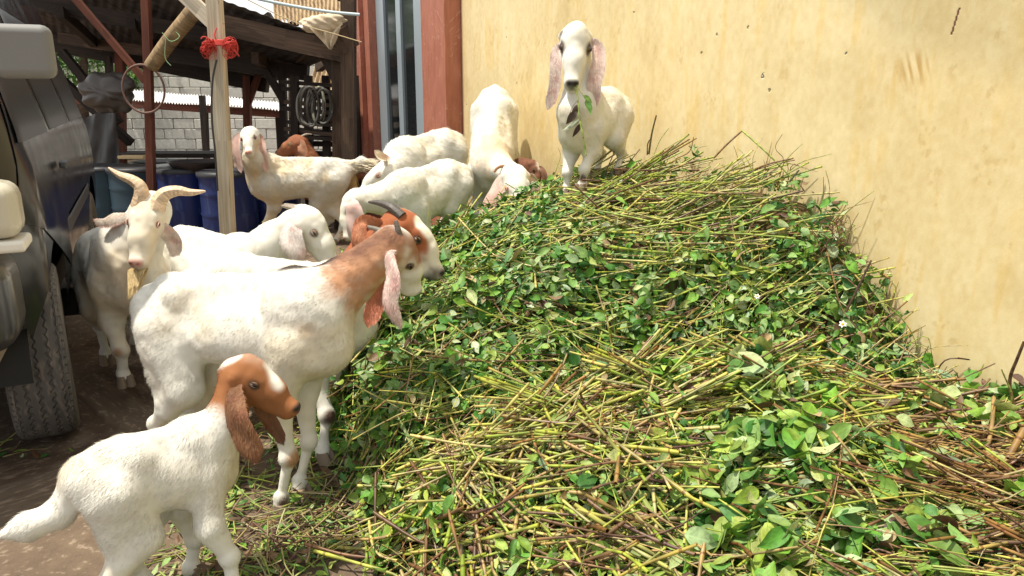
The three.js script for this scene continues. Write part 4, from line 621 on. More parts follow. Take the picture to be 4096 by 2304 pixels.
// stems
for (let i = 0; i < 5600; i++) {
  const q = surf(), tz = topZone(q), fl = frontLeft(q), fr = farRight(q), mid = 1 - Math.max(tz, fl, fr);
  if (R() < mid * 0.35) continue;
  let dir, L, th, c, gi;
  if (R() < tz) { dir = V(1, 0, rr(-0.28, 0.22) + 0.25 * sst(0.9, 0.3, q.x)); if (R() < 0.12) dir.set(rr(-1, 1), 0, rr(-1, 1)); L = rr(0.2, 0.55); th = rr(0.32, 0.6); c = R() < 0.86 ? pick(YSTEM) : pick(BSTEM); gi = R() < 0.7 ? pick([0, 4]) : pick([1, 2]); }
  else if (R() < fr) { dir = V(1, 0, rr(-0.5, 0.9)); L = rr(0.18, 0.55); th = rr(0.25, 0.6); c = R() < 0.7 ? pick(BSTEM) : pick(YSTEM); gi = R() < 0.55 ? pick([0, 1, 2, 3]) : pick([5, 6, 7]); }
  else if (R() < fl) { const a = R() < 0.55 ? rr(-0.5, 0.4) : rr(0.5, 1.9); dir = V(Math.cos(a), 0, Math.sin(a)); L = rr(0.16, 0.48); th = rr(0.3, 0.7); c = R() < 0.42 ? pick(BSTEM) : pick(YSTEM); gi = R() < 0.72 ? pick([0, 1, 2, 1, 2, 4]) : pick([3, 3, 5, 6]); }
  else { const left = sst(0.25, -0.15, q.x), base = -0.65 * left + (1 - left) * 2.2 * fbm(q.x * 1.6, q.zd * 1.6, 44, 2), a = R() < 0.68 ? base + rr(-0.4, 0.4) : rr(0, Math.PI); dir = V(Math.cos(a), 0, Math.sin(a)); L = R() < 0.55 ? rr(0.22, 0.55) : rr(0.08, 0.26); th = rr(0.18, 0.5); c = R() < 0.85 ? pick(YSTEM) : pick(BSTEM); gi = R() < 0.75 ? pick([0, 1, 2]) : pick([3, 5, 7]); }
  const n = q.n, d = tangent(n, dir); d.addScaledVector(n, rr(-0.12, 0.14) * (tz > 0.5 ? 0.6 : 1)).normalize(); const sx = R() < 0.5 ? -1 : 1; d.multiplyScalar(sx);
  const p = V(q.x, q.h + rr(-0.005, 0.04), -q.zd); const e1 = p.clone().addScaledVector(d, L / 2), e2 = p.clone().addScaledVector(d, -L / 2); if (wallDist(e1.x, e1.z) < 0.012 || wallDist(e2.x, e2.z) < 0.012) continue;
  const key = q.front ? 'f' : 'b', cnt = key + 's', T = th * 0.68; const geo = gi < 5 ? STEMS[gi] : VINES[gi - 5], m4 = pose(p, d, n, L, gi < 5 ? T : L * 0.3, gi < 5 ? T : L * 0.3);
  if (gi >= 5) { m4.copy(pose(p, d, n, L, Math.max(0.12, L * 0.3), Math.max(0.12, L * 0.3))); }
  if (gi < 5 && mid > 0.3 && R() < 0.35) for (let k = 0; k < 6; k++) { // leaves still on the stem
    const lp = p.clone().addScaledVector(d, rr(-0.45, 0.5) * L).addScaledVector(n, rr(0, 0.012)), ld = d.clone().multiplyScalar(0.5).add(V(rr(-1, 1), rr(-.5, .5), rr(-1, 1))).normalize(), ln = n.clone().add(V(rr(-.8, .8), 0, rr(-.8, .8))).normalize(), b = rr(0.025, 0.05); if (wallDist(lp.x, lp.z) > 0.03) masses[key + 'L'].add(Math.floor(R() * 7), pose(lp.addScaledVector(ld, b * 0.5), ld, ln, b, b, b * rr(.8, 1.2)), jit(pick(R() < .5 ? YGREENS : GREENS)));
  }
  if (count[cnt] < 270 && L > 0.16 && p.y > q.h + 0.006 && (q.front ? q.zd > 1.25 : q.zd < 3.9) && R() < 0.5) { const m = part(q.front ? heapFront : heapBack, 'stem', geo, shared(c, stemMat, 's')); m.applyMatrix4(m4); count[cnt]++; } else masses[key + 'S'].add(gi, m4, jit(c, 0.18));
}
// long bent brown vines over the right end of the front heap, and sheaves of long stalks along its crest
for (let i = 0; i < 620; i++) {
  const vine = i < 380, x = vine ? rr(0.85, 1.75) : rr(-0.15, 0.85), zd = vine ? rr(1.2, 2.2) : frontEdge(x) - rr(0.0, 0.28), h = pileH(x, zd); if (h < 0.05 || wallDist(x, -zd) < 0.04) continue;
  const n = pileN(x, zd), d = tangent(n, vine ? V(1, 0, rr(-0.35, 0.55)) : V(1, 0, rr(-0.3, 0.3) - 0.12)).addScaledVector(n, rr(-0.06, 0.12)).normalize(), L = vine ? rr(0.25, 0.65) : rr(0.25, 0.6), p = V(x, h + rr(0.0, 0.035), -zd), a = p.clone().addScaledVector(d, L / 2), b = p.clone().addScaledVector(d, -L / 2); if (wallDist(a.x, a.z) < 0.01 || wallDist(b.x, b.z) < 0.01) continue;
  const gi = vine ? pick([1, 2, 3, 3, 5]) : pick([0, 1, 2, 4]), T = gi < 5 ? rr(0.22, 0.42) : Math.max(0.12, L * 0.25); masses.fS.add(gi, pose(p, R() < 0.5 ? d : d.negate(), n, L, T, T), jit(vine ? pick(BSTEM) : pick(R() < 0.8 ? YSTEM : BSTEM), 0.18));
}
// grass blades
for (let i = 0; i < 2600; i++) { const q = surf(); if (topZone(q) > 0.5) continue; const a = rr(0, 6.28), d = tangent(q.n, V(Math.cos(a), 0, Math.sin(a))).addScaledVector(q.n, rr(-0.1, 0.3)).normalize(), p = V(q.x, q.h + rr(0, 0.02), -q.zd), L = rr(0.08, 0.24); if (wallDist(p.x, p.z) < L * 0.5) continue; masses[(q.front ? 'f' : 'b') + 'B'].add(0, pose(p, d, q.n.clone().add(V(rr(-.6, .6), 0, rr(-.6, .6))).normalize(), L, L, L * rr(0.8, 1.8)), jit(pick(YGREENS))); }
// single stalks that stand proud of the heap against the wall
function stalk(parent, pts, r0, r1, c, seg = 14) { return part(parent, 'stem', tube(pts.map(A3), r0, r1, seg, 6), shared(c, stemMat, 's')); }
const DKB = [.12, .06, .04], MB = [.28, .16, .09], YG = [.36, .44, .10];
for (const a of [
  [[[1795, 398, 3.05], [1830, 362, 3.03], [1867, 329, 3.02]], .004, .0035, MB], [[[1867, 329, 3.02], [1900, 358, 2.97], [1945, 400, 2.92], [1995, 452, 2.88]], .0035, .003, YG],
  [[[1632, 388, 3.45], [1640, 335, 3.44], [1651, 290, 3.43]], .005, .0035, [.16, .13, .05]], [[[1645, 388, 3.4], [1662, 350, 3.4], [1683, 322, 3.4]], .002, .0015, YG], [[[1628, 390, 3.45], [1630, 360, 3.45], [1640, 345, 3.45]], .003, .0025, DKB],
  [[[1905, 450, 2.9], [1940, 432, 2.9], [1972, 402, 2.88], [1950, 372, 2.88], [1968, 338, 2.87]], .0016, .001, DKB],
  [[[1900, 425, 2.9], [1935, 412, 2.86], [1995, 398, 2.82]], .0035, .003, MB], [[[1985, 458, 2.85], [2010, 428, 2.85]], .004, .003, [.05, .08, .04]],
  [[[1940, 500, 2.8], [2020, 480, 2.76]], .004, .003, DKB], [[[2000, 560, 2.65], [2070, 545, 2.62], [2125, 540, 2.6]], .003, .002, YG],
  [[[2128, 785, 2.46], [2160, 720, 2.46], [2192, 655, 2.46]], .0042, .003, [.10, .06, .05]],
  [[[2080, 630, 2.62], [2096, 700, 2.56], [2120, 780, 2.50], [2180, 850, 2.46]], .003, .002, MB], [[[2190, 850, 2.46], [2210, 760, 2.45], [2290, 830, 2.43], [2320, 950, 2.42]], .002, .0014, YG],
  [[[2210, 820, 2.44], [2225, 745, 2.43], [2190, 720, 2.44]], .0016, .001, YG], [[[2280, 870, 2.42], [2330, 845, 2.40], [2345, 900, 2.39], [2355, 990, 2.38]], .0018, .001, YG],
  [[[2330, 1000, 2.36], [2380, 905, 2.34], [2440, 905, 2.31], [2410, 900, 2.32]], .0028, .002, DKB], [[[2345, 1000, 2.35], [2400, 930, 2.33], [2420, 1000, 2.3], [2425, 1015, 2.29]], .0022, .0016, DKB],
  [[[2555, 1040, 2.0], [2540, 960, 2.02], [2560, 900, 2.0], [2576, 860, 1.99]], .006, .004, [.16, .09, .06]], [[[2530, 1060, 2.0], [2545, 1000, 2.0], [2520, 930, 2.0]], .003, .002, YG], [[[2560, 1080, 1.95], [2590, 980, 1.96], [2600, 900, 1.95]], .005, .003, MB],
  [[[1255, 480, 4.1], [1300, 470, 4.0], [1350, 480, 3.9]], .002, .002, MB], [[[1395, 440, 4.1], [1410, 390, 4.1], [1404, 372, 4.1]], .002, .001, YG], [[[1420, 450, 3.8], [1400, 410, 3.85], [1385, 385, 3.9]], .002, .001, YG],
  [[[1465, 452, 3.3], [1600, 462, 3.25], [1740, 470, 3.1]], .0042, .003, DKB], [[[1700, 400, 3.4], [1735, 380, 3.35], [1745, 345, 3.34]], .0025, .002, MB], [[[1560, 440, 3.5], [1590, 400, 3.5], [1610, 375, 3.5]], .003, .002, DKB], [[[1520, 440, 3.45], [1540, 395, 3.45], [1545, 380, 3.45]], .003, .002, DKB],
  [[[2080, 690, 2.55], [2130, 700, 2.5], [2200, 790, 2.45], [2250, 850, 2.42]], .0022, .0015, [.25, .10, .09]],
]) stalk(heapBack, ...a);
for (const a of [
  [[[1215, 1078, 1.95], [1290, 1082, 1.94], [1420, 1060, 1.96]], .006, .0055, [.50, .44, .22]], [[[1180, 1150, 1.85], [1300, 1162, 1.80], [1500, 1168, 1.80]], .006, .005, [.42, .48, .14]], [[[1130, 1355, 1.68], [1250, 1365, 1.62], [1450, 1372, 1.60]], .0055, .005, [.50, .44, .22]],
  [[[2035, 925, 2.2], [2060, 980, 2.12], [2095, 1050, 2.05]], .012, .010, [.38, .22, .13]], [[[2420, 1120, 1.75], [2380, 1250, 1.63], [2300, 1350, 1.56]], .007, .006, MB], [[[2576, 1080, 1.75], [2480, 1250, 1.62], [2340, 1440, 1.45]], .009, .006, MB], [[[2500, 1000, 1.95], [2490, 1100, 1.82], [2440, 1230, 1.68], [2380, 1330, 1.6]], .006, .005, [.36, .23, .14]],
  [[[2340, 1130, 1.82], [2400, 1180, 1.74], [2450, 1220, 1.69]], .014, .012, [.42, .26, .15]], [[[2150, 1160, 1.78], [2130, 1280, 1.66], [2060, 1440, 1.5]], .008, .007, [.26, .15, .10]], [[[2270, 1060, 1.95], [2420, 1030, 1.95], [2576, 1040, 1.93]], .004, .0035, [.2, .1, .08]], [[[2260, 1090, 1.9], [2400, 1075, 1.88], [2576, 1070, 1.88]], .005, .004, [.26, .15, .1]],
  [[[1700, 1090, 1.92], [1560, 1110, 1.9], [1420, 1180, 1.82], [1240, 1400, 1.62]], .005, .004, [.34, .2, .11]], [[[1440, 1080, 1.95], [1330, 1200, 1.80], [1250, 1340, 1.66]], .0035, .003, [.19, .10, .09]], [[[1600, 1200, 1.78], [1480, 1260, 1.72], [1390, 1330, 1.65]], .003, .0025, [.26, .08, .08]], [[[1680, 1449, 1.48], [1700, 1380, 1.54], [1720, 1310, 1.6]], .010, .009, [.44, .46, .14]], [[[1420, 1060, 1.97], [1560, 1050, 1.97], [1680, 1030, 1.98]], .006, .005, [.48, .40, .18]],
  [[[1940, 1260, 1.68], [1840, 1300, 1.64], [1600, 1350, 1.6]], .0045, .004, [.36, .44, .1]], [[[1500, 1449, 1.5], [1600, 1400, 1.53], [1760, 1385, 1.54]], .004, .003, [.40, .42, .12]], [[[2290, 1235, 1.66], [2400, 1260, 1.62], [2576, 1275, 1.6]], .004, .004, [.62, .5, .34]],
]) { stalk(heapFront, ...a); }
// daisies
const petal = mat(0.82, 0.80, 0.74, 0.6), eyeY = mat(0.75, 0.42, 0.03, 0.7);
function flower(parent, a, n, r) { const p = A3(a), g = []; for (let k = 0; k < 6; k++) { const q = leafGeo(0.62, 0.1, 0.1, 0, 4); q.scale(r, r, r); q.translate(r * 0.55, 0, 0); q.rotateY(k * Math.PI / 3 + rr(-.2, .2)); g.push(q); } const m = new THREE.Mesh(mergeGeometries(g), petal); lit(m); m.name = 'flower'; const nn = V(...n).normalize(); m.position.copy(p); m.quaternion.setFromUnitVectors(V(0, 1, 0), nn); parent.add(m); const c = new THREE.SphereGeometry(r * 0.42, 10, 8); c.scale(1, 0.6, 1); part(m, 'flower_eye', c, eyeY); }
flower(heapFront, [1643, 1058, 1.90], [0.1, 1, .7], 0.014); flower(heapFront, [2010, 1050, 1.95], [.2, 1, .5], 0.010); flower(heapFront, [2045, 1135, 1.80], [-.2, 1, .6], 0.008); flower(heapFront, [2120, 1120, 1.85], [.2, .6, .8], 0.008);
flower(heapBack, [2120, 815, 2.42], [-.4, .6, .8], 0.013); flower(heapBack, [1905, 745, 2.50], [-.2, .7, .8], 0.010); flower(heapBack, [2310, 1005, 2.28], [-.3, .6, .8], 0.012); flower(heapBack, [1095, 1195, 2.10], [-.5, .6, .8], 0.009);
// thin stalks and tendrils that lean on the wall along the edge of the heap
for (let i = 0; i < 90; i++) { const t = rr(1.7, 4.0), n = rr(0.012, 0.07), b = wp(t, 0, n), h = pileH(b.x, -b.z); if (h < 0.08) continue; b.y = h - 0.04; const L = rr(0.06, 0.24), k = rr(-0.7, 1.0), m = wp(t + k * L * 0.5, b.y + L * rr(0.4, 0.6), Math.max(0.008, n + rr(-.03, .03))), e = wp(t + k * L * rr(0.9, 1.3), b.y + L * rr(0.3, 1.0), Math.max(0.008, n + rr(-.05, .05))); part(heapBack, 'stem', tube([b, m, e], rr(.0012, .003), .001, 8, 5), shared(pick([...YSTEM, ...BSTEM, YG]), stemMat, 's')); }
// root clump on the right shoulder of the heap
{ const c = at(2085, 575, 2.62), gs = []; for (let k = 0; k < 46; k++) { const p = c.clone().add(V(rr(-.05, .05), rr(-.06, .05), rr(-.03, .02))); const d = V(rr(-0.4, 1), rr(-1, .5), rr(-.2, .25)).multiplyScalar(rr(.04, .11)); const e = p.clone().add(d), m = p.clone().addScaledVector(d, .5).add(V(rr(-.02, .02), rr(-.02, .02), 0)); if (wallDist(e.x, e.z) < 0.006) continue; gs.push(tube([p, m, e], 0.0018, 0.0007, 6, 4)); } part(heapBack, 'roots', mergeGeometries(gs), mat(.17, .085, .05, .9)); }
// sprig hanging from the mouth of the goat on the heap
{ const g = thing('leafy_sprig', 'green sprig hanging from the mouth of the goat on the heap', 'sprig'); const st = shared([.34, .44, .12], stemMat, 's');
  part(g, 'stem', tube([[1440, 203, 3.37], [1452, 240, 3.34], [1458, 300, 3.31], [1466, 340, 3.29], [1474, 392, 3.28]].map(A3), .0032, .0045, 16, 6), st); part(g, 'stem', tube([[1450, 215, 3.35], [1470, 245, 3.33], [1482, 270, 3.32]].map(A3), .002, .0015, 8, 5), st);
  const lf = (a, b, w, c, gi) => { const p = A3(a), e = A3(b), d = e.clone().sub(p), L = d.length(); part(g, 'leaf', LEAFS[gi], shared(c, leafMat, 'l')).applyMatrix4(pose(p.clone().lerp(e, .5), d, V(rr(-.3, .3), .2, 1), L, L, L * w)); };
  lf([1468, 240, 3.33], [1490, 258, 3.32], 1.1, [.16, .28, .05], 0); lf([1474, 252, 3.32], [1482, 292, 3.31], 1.0, [.10, .24, .04], 2); lf([1455, 262, 3.33], [1436, 300, 3.32], 1.0, [.09, .045, .03], 1); lf([1450, 280, 3.32], [1425, 310, 3.31], .8, [.08, .05, .03], 3); lf([1460, 300, 3.31], [1415, 330, 3.31], .6, [.45, .5, .35], 1); lf([1462, 310, 3.31], [1440, 345, 3.31], .7, [.07, .03, .03], 0);
  part(g, 'stem', tube([[1455, 250, 3.33], [1440, 270, 3.32], [1430, 295, 3.32]].map(A3), .0012, .001, 8, 4), shared([.2, .12, .08], stemMat, 's')); }
for (const k in masses) masses[k].done();
// ---------- trampled litter on the ground ----------
{ const holder = new THREE.Group(); const M = new Mass(holder, 'leaf_litter', [...LEAFS.slice(0, 5), ...STEMS, BLADE], leafMat([1, 1, 1]));
  for (let i = 0; i < 42000; i++) {
    const x = rr(-2.3, 0.5), zd = rr(1.2, 6.2); if (pileH(x, zd) > 0.02 || wallDist(x, -zd) < 0.1) continue;
    const near = Math.exp(-Math.max(0, -0.62 - x) * 4.2) * (zd < 2.3 ? 1 : 0.45), patchy = sst(-0.1, 0.3, fbm(x * 2.2, zd * 2.2, 8, 3)); const low = zd < 1.8 && x < -0.8 ? 0.9 : 0.0; const pr = clamp(0.02 + near * 0.9 + 0.13 * patchy + low * sst(-0.15, 0.15, fbm(x * 3 + 5, zd * 3, 2, 3)), 0, 1); if (R() > pr) continue;
    const y = groundHeight(x, -zd) + rr(0.002, 0.012 + 0.05 * near * R()), a = rr(0, 6.28), n = V(rr(-.5, .5), 1, rr(-.5, .5)).normalize(), d = tangent(n, V(Math.cos(a), 0, Math.sin(a))), p = V(x, y, -zd);
    if (R() < 0.55) { const b = rr(0.012, 0.05); M.add(Math.floor(R() * 5), pose(p, d, n, b, b, b), jit(R() < 0.3 ? pick(DRY) : pick(R() < .6 ? YGREENS : GREENS))); } else if (R() < 0.75) { const L = rr(0.05, 0.3); M.add(5 + Math.floor(R() * 4), pose(p, d, V(0, 1, 0), L, 0.2, 0.2), jit(R() < 0.5 ? pick(BSTEM) : pick(YSTEM))); } else { const L = rr(0.05, 0.2); M.add(10, pose(p, d, n, L, L, L), jit(pick(YGREENS))); }
  }
  M.done(); for (const m of [...holder.children]) { m.name = numbered('ground_litter'); scene.add(m); tag(m, 'scattered trampled leaves and straw lying on the brown earth', 'litter', 'trampled litter on the ground'); }
}
// ---------- dark van at the left edge ----------
{
  const O = V(-1.655, 0, -2.712), A = V(0.435, 0, 0.90).normalize(), Zi = new THREE.Vector3().crossVectors(A, V(0, 1, 0));
  const van = thing('van', 'black van with grey mirror and dusty tyre at the left edge', 'van'); van.position.copy(O); van.quaternion.setFromRotationMatrix(new THREE.Matrix4().makeBasis(A, V(0, 1, 0), Zi));
  const dustT = tex(256, 256, (u, v) => { const k = 0.5 + 0.5 * tn(u, v, 14, 4); return [0.1 + 0.25 * k, 0.1 + 0.25 * k, 0.1 + 0.25 * k]; }, false);
  const paintC = tex(256, 256, (u, v) => { const d = sst(0.1, 0.5, tn(u, v, 25, 7)); return [0.085 + 0.05 * d, 0.09 + 0.045 * d, 0.105 + 0.035 * d]; });
  const paint = new THREE.MeshPhysicalMaterial({ map: paintC, roughness: 0.9, roughnessMap: dustT, specularIntensity: 0.9 });
  const plast = mat(0.045, 0.046, 0.05, 0.45), rubber = mat(0.02, 0.02, 0.02, 0.9), glass = new THREE.MeshPhysicalMaterial({ color: C(0.02, 0.025, 0.03), roughness: 0.3 }), chrome = mat(0.75, 0.75, 0.74, 0.25, { metalness: 0.9 });
  const grey = mat(0.19, 0.186, 0.182, 0.6), dusty = mat(0.25, 0.21, 0.17, 0.8);
  // one lofted skin: wheel arches below, sides that lean in above the waist, nose narrowing in plan
  const zs = (a, y) => 0.02 + 0.05 * Math.pow((y - 0.78) / 0.45, 2) * (y < 1.03 ? 1 : 0) + (y >= 1.03 ? 0.0155 + 0.222 * (y - 1.03) / 0.9 : 0) + 0.19 * Math.pow(clamp((a - 0.28) / 0.3, 0, 1.2), 1.4) + 0.10 * Math.pow(clamp((-2.9 - a) / 0.22, 0, 1), 2);
  const yTop = a => a > 0.55 ? 1.05 : a > 0.06 ? 1.05 + 0.72 * (0.55 - a) / 0.49 : 1.77 + 0.03 * sst(0.06, -0.2, a) - 0.06 * sst(-2.9, -3.1, a);
  const yBot = a => { let y = a > 0.40 ? 0.52 : 0.37; for (const c of [0, -2.4]) { const d = Math.abs(a - c); if (d < 0.41) y = Math.max(y, 0.33 + Math.sqrt(0.41 * 0.41 - d * d)); } return y; };
  { const NA = 150, NS = 22, pos = [], idx = [], uv = [];
    for (let i = 0; i <= NA; i++) { const a = 0.58 - 3.68 * i / NA, b = yBot(a), t = yTop(a), row = []; for (let j = 0; j <= 9; j++) row.push(b + (1.03 - b) * j / 9); for (let j = 1; j <= 12; j++) row.push(1.03 + (t - 1.03) * j / 12); const full = [];
      row.forEach(y => full.push([y, zs(a, y)])); const tz = zs(a, t); for (let j = 1; j <= 3; j++) { const f = j / 3; full.push([t + 0.025 * Math.sin(f * Math.PI / 2), tz + 0.05 * f]); } full.push([t + 0.035, 0.8]); const mir = full.slice(0, -1).reverse().map(q => [q[0], 1.6 - q[1]]); for (const q of [...full, ...mir]) { pos.push(a, q[0], q[1]); uv.push(a * 0.6, q[0] * 0.6); } }
    const w = pos.length / 3 / (NA + 1); for (let i = 0; i < NA; i++) for (let j = 0; j < w - 1; j++) { const k = i * w + j; idx.push(k, k + 1, k + w, k + 1, k + w + 1, k + w); }
    for (const i of [0, NA]) for (let j = 0; j < Math.floor(w / 2); j++) { const k = i * w + j, m = i * w + w - 1 - j; if (m - 1 > k + 1 || m > k + 1) idx.push(k, m, k + 1, k + 1, m, m - 1); }
    const g = new THREE.BufferGeometry(); g.setAttribute('position', new THREE.Float32BufferAttribute(pos, 3)); g.setAttribute('uv', new THREE.Float32BufferAttribute(uv, 2)); g.setIndex(idx); g.computeVertexNormals(); paint.side = THREE.DoubleSide; part(van, 'body', g, paint); }
  const panel = (c, d, th = 0.006) => { const N = 16, pos = [], idx = [], uv = []; for (let l = 0; l < 2; l++) for (let j = 0; j <= N; j++) for (let i = 0; i <= N; i++) { const u = i / N, v = j / N, a = (c[0][0] * (1 - u) + c[1][0] * u) * (1 - v) + (c[3][0] * (1 - u) + c[2][0] * u) * v, y = (c[0][1] * (1 - u) + c[1][1] * u) * (1 - v) + (c[3][1] * (1 - u) + c[2][1] * u) * v; const e = Math.min(u, 1 - u, v, 1 - v) < 1e-6 ? th * 0.6 : 0; pos.push(a, y, zs(a, y) - d - (l ? -th : -e)); uv.push(a * .6, y * .6); } const w = N + 1, o = w * w; for (let j = 0; j < N; j++) for (let i = 0; i < N; i++) { const k = j * w + i; idx.push(k, k + 1, k + w, k + 1, k + w + 1, k + w, o + k, o + k + w, o + k + 1, o + k + 1, o + k + w, o + k + w + 1); } for (let i = 0; i < N; i++) for (const q of [[i, i + 1], [N * w + i, N * w + i + 1], [i * w, (i + 1) * w], [i * w + N, (i + 1) * w + N]]) idx.push(q[0], q[1], o + q[0], q[1], o + q[1], o + q[0]); const g = new THREE.BufferGeometry(); g.setAttribute('position', new THREE.Float32BufferAttribute(pos, 3)); g.setAttribute('uv', new THREE.Float32BufferAttribute(uv, 2)); g.setIndex(idx); g.computeVertexNormals(); return g; };
  const door = part(van, 'door', panel([[0.40, 0.86], [-0.60, 0.52], [-0.62, 1.66], [0.16, 1.60]], 0.008), paint);
  part(door, 'window', panel([[0.30, 1.10], [-0.54, 1.10], [-0.53, 1.60], [0.12, 1.55]], 0.014), glass); part(door, 'handle', bx(0.13, 0.028, 0.03, -0.47, 0.97, -0.005, 0.01), plast);
  part(van, 'side_window', panel([[-0.72, 1.10], [-1.7, 1.10], [-1.7, 1.60], [-0.72, 1.60]], 0.006), glass); part(van, 'side_window', panel([[-1.82, 1.10], [-2.85, 1.10], [-2.85, 1.60], [-1.82, 1.60]], 0.006), glass);
  part(van, 'side_moulding', panel([[-0.46, 0.68], [-1.95, 0.68], [-1.95, 0.74], [-0.46, 0.74]], 0.012), plast);
  { const pos = [], idx = [0, 1, 2, 0, 2, 3]; for (const [a, y] of [[0.535, 1.10], [0.09, 1.755]]) for (const z of [0, 1]) { const q = zs(a, y) + 0.09; pos.push([a + 0.012, y + 0.03, z ? 1.6 - q : q]); } const g = new THREE.BufferGeometry(); g.setAttribute('position', new THREE.Float32BufferAttribute([...pos[0], ...pos[1], ...pos[3], ...pos[2]], 3)); g.setIndex(idx); g.computeVertexNormals(); part(van, 'windscreen', g, new THREE.MeshPhysicalMaterial({ color: C(0.03, 0.035, 0.04), roughness: 0.08, side: THREE.DoubleSide })); }
  // bumper, wrapped round the corner in glossy tiers
  const bp = part(van, 'bumper', bx(0.30, 0.31, 1.44, 0.52, 0.655, 0.80, 0.09), new THREE.MeshPhysicalMaterial({ color: C(0.03, 0.032, 0.036), roughness: 0.3, clearcoat: 0.8, clearcoatRoughness: 0.15 }));
  part(bp, 'bumper_strip', bx(0.305, 0.035, 1.36, 0.523, 0.72, 0.80, 0.015), plast); part(bp, 'lower_lip', bx(0.22, 0.06, 1.3, 0.51, 0.485, 0.80, 0.02), dusty);
  // headlight with ribbed lens and pale trim
  const lensT = tex(256, 64, (u, v) => { const k = 0.5 + 0.5 * Math.cos(u * 2 * Math.PI * 22); return [k, k, k]; }, false);
  const hl = part(van, 'headlight', bx(0.16, 0.165, 0.34, 0.55, 0.925, 0.205, 0.045), new THREE.MeshPhysicalMaterial({ color: C(0.55, 0.51, 0.40), roughness: 0.12, bumpMap: lensT, bumpScale: 0.0005 }));
  part(hl, 'trim', bx(0.17, 0.035, 0.35, 0.55, 0.823, 0.205, 0.012), mat(0.74, 0.70, 0.62, 0.35)); part(hl, 'reflector', bx(0.10, 0.09, 0.18, 0.575, 0.925, 0.25, 0.03), chrome);
  part(van, 'grille', bx(0.06, 0.20, 0.76, 0.585, 0.905, 0.80, 0.02), plast);
  // mirror
  const mir = part(van, 'mirror', bx(0.08, 0.145, 0.15, 0.58, 1.365, -0.035, 0.025), grey); part(mir, 'arm', tube([V(0.56, 1.33, 0.03), V(0.56, 1.325, 0.08), V(0.42, 1.28, 0.12)], 0.016, 0.014, 8, 8), grey); part(mir, 'mirror_glass', bx(0.004, 0.12, 0.125, 0.536, 1.375, -0.03), chrome);
  // rain channel and A pillar trim
  part(van, 'pillar_trim', tube([V(0.545, 1.04, 0.20), V(0.40, 1.30, 0.19), V(0.15, 1.73, 0.24)], 0.014, 0.014, 10, 6), plast);
  // step
  const st = part(van, 'side_step', bx(0.95, 0.03, 0.16, -1.05, 0.37, -0.055, 0.008), mat(0.30, 0.28, 0.25, 0.6, { metalness: 0.4 })); part(st, 'step_edge', bx(0.95, 0.075, 0.02, -1.05, 0.345, -0.14, 0.006), mat(0.36, 0.33, 0.30, 0.6)); part(st, 'bracket', bx(0.05, 0.12, 0.10, -0.7, 0.33, 0.05), rubber);
  part(van, 'arch_liner', new THREE.CylinderGeometry(0.40, 0.40, 0.6, 24, 1, true, Math.PI / 2, Math.PI).rotateX(Math.PI / 2).translate(0, 0.33, 0.40), rubber); part(van, 'arch_liner', new THREE.CylinderGeometry(0.40, 0.40, 0.6, 24, 1, true, Math.PI / 2, Math.PI).rotateX(Math.PI / 2).translate(-2.4, 0.33, 0.40), rubber);
  part(van, 'underside', bx(2.2, 0.12, 1.3, -1.6, 0.32, 0.82), rubber);
  // wheels with zigzag tread
  const tread = tex(512, 256, (u, v) => { const y = (v * 1) % 1; let k = 0.75; for (const c of [0.36, 0.43, 0.5, 0.57, 0.64]) { const z = c + 0.010 * (Math.abs(((u * 60) % 1) - 0.5) * 4 - 1); if (Math.abs(y - z) < 0.006) k = 0.0; } if ((y < 0.32 && y > 0.27 || y > 0.68 && y < 0.73) && ((u * 70) % 1) < 0.22) k = 0.1; return [k, k, k]; }, false);
  const dustTyre = tex(256, 256, (u, v) => { const d = 0.5 + 0.5 * tn(u, v, 22, 3), d2 = sst(0, .4, tn(u, v, 60, 9)); return [0.30 + 0.10 * d + 0.1 * d2, 0.29 + 0.09 * d + 0.085 * d2, 0.28 + 0.08 * d + 0.07 * d2]; });
  const tyreM = new THREE.MeshStandardMaterial({ map: dustTyre, bumpMap: tread, bumpScale: 0.012, roughness: 0.92 });
  const R0 = 0.325, prof = [[0.19, -0.06], [0.21, -0.085], [0.26, -0.1], [0.30, -0.098], [0.316, -0.088], [0.322, -0.075], [0.325, -0.04], [0.326, 0], [0.325, 0.04], [0.322, 0.075], [0.316, 0.088], [0.30, 0.098], [0.26, 0.1], [0.21, 0.085], [0.19, 0.06]].map(p => new THREE.Vector2(...p));
  for (const [a, z, yaw] of [[0, 0.13, 0.10], [-2.4, 0.13, 0], [0, 1.47, 0.1], [-2.4, 1.47, 0]]) {
    const w = new THREE.Group(); w.name = 'wheel'; w.position.set(a, R0, z); w.rotation.y = yaw; van.add(w); const lg = new THREE.LatheGeometry(prof, 64); lg.rotateX(Math.PI / 2); part(w, 'tyre', lg, tyreM);
    const rim = new THREE.LatheGeometry([[0.0, -0.03], [0.06, -0.035], [0.075, -0.01], [0.15, -0.02], [0.175, -0.07], [0.195, -0.075], [0.195, 0.06], [0, 0.06]].map(p => new THREE.Vector2(...p)), 40); rim.rotateX(Math.PI / 2); if (z > 1) rim.rotateY(Math.PI); part(w, 'rim', rim, mat(0.55, 0.53, 0.50, 0.4, { metalness: 0.6 }));
  }
}
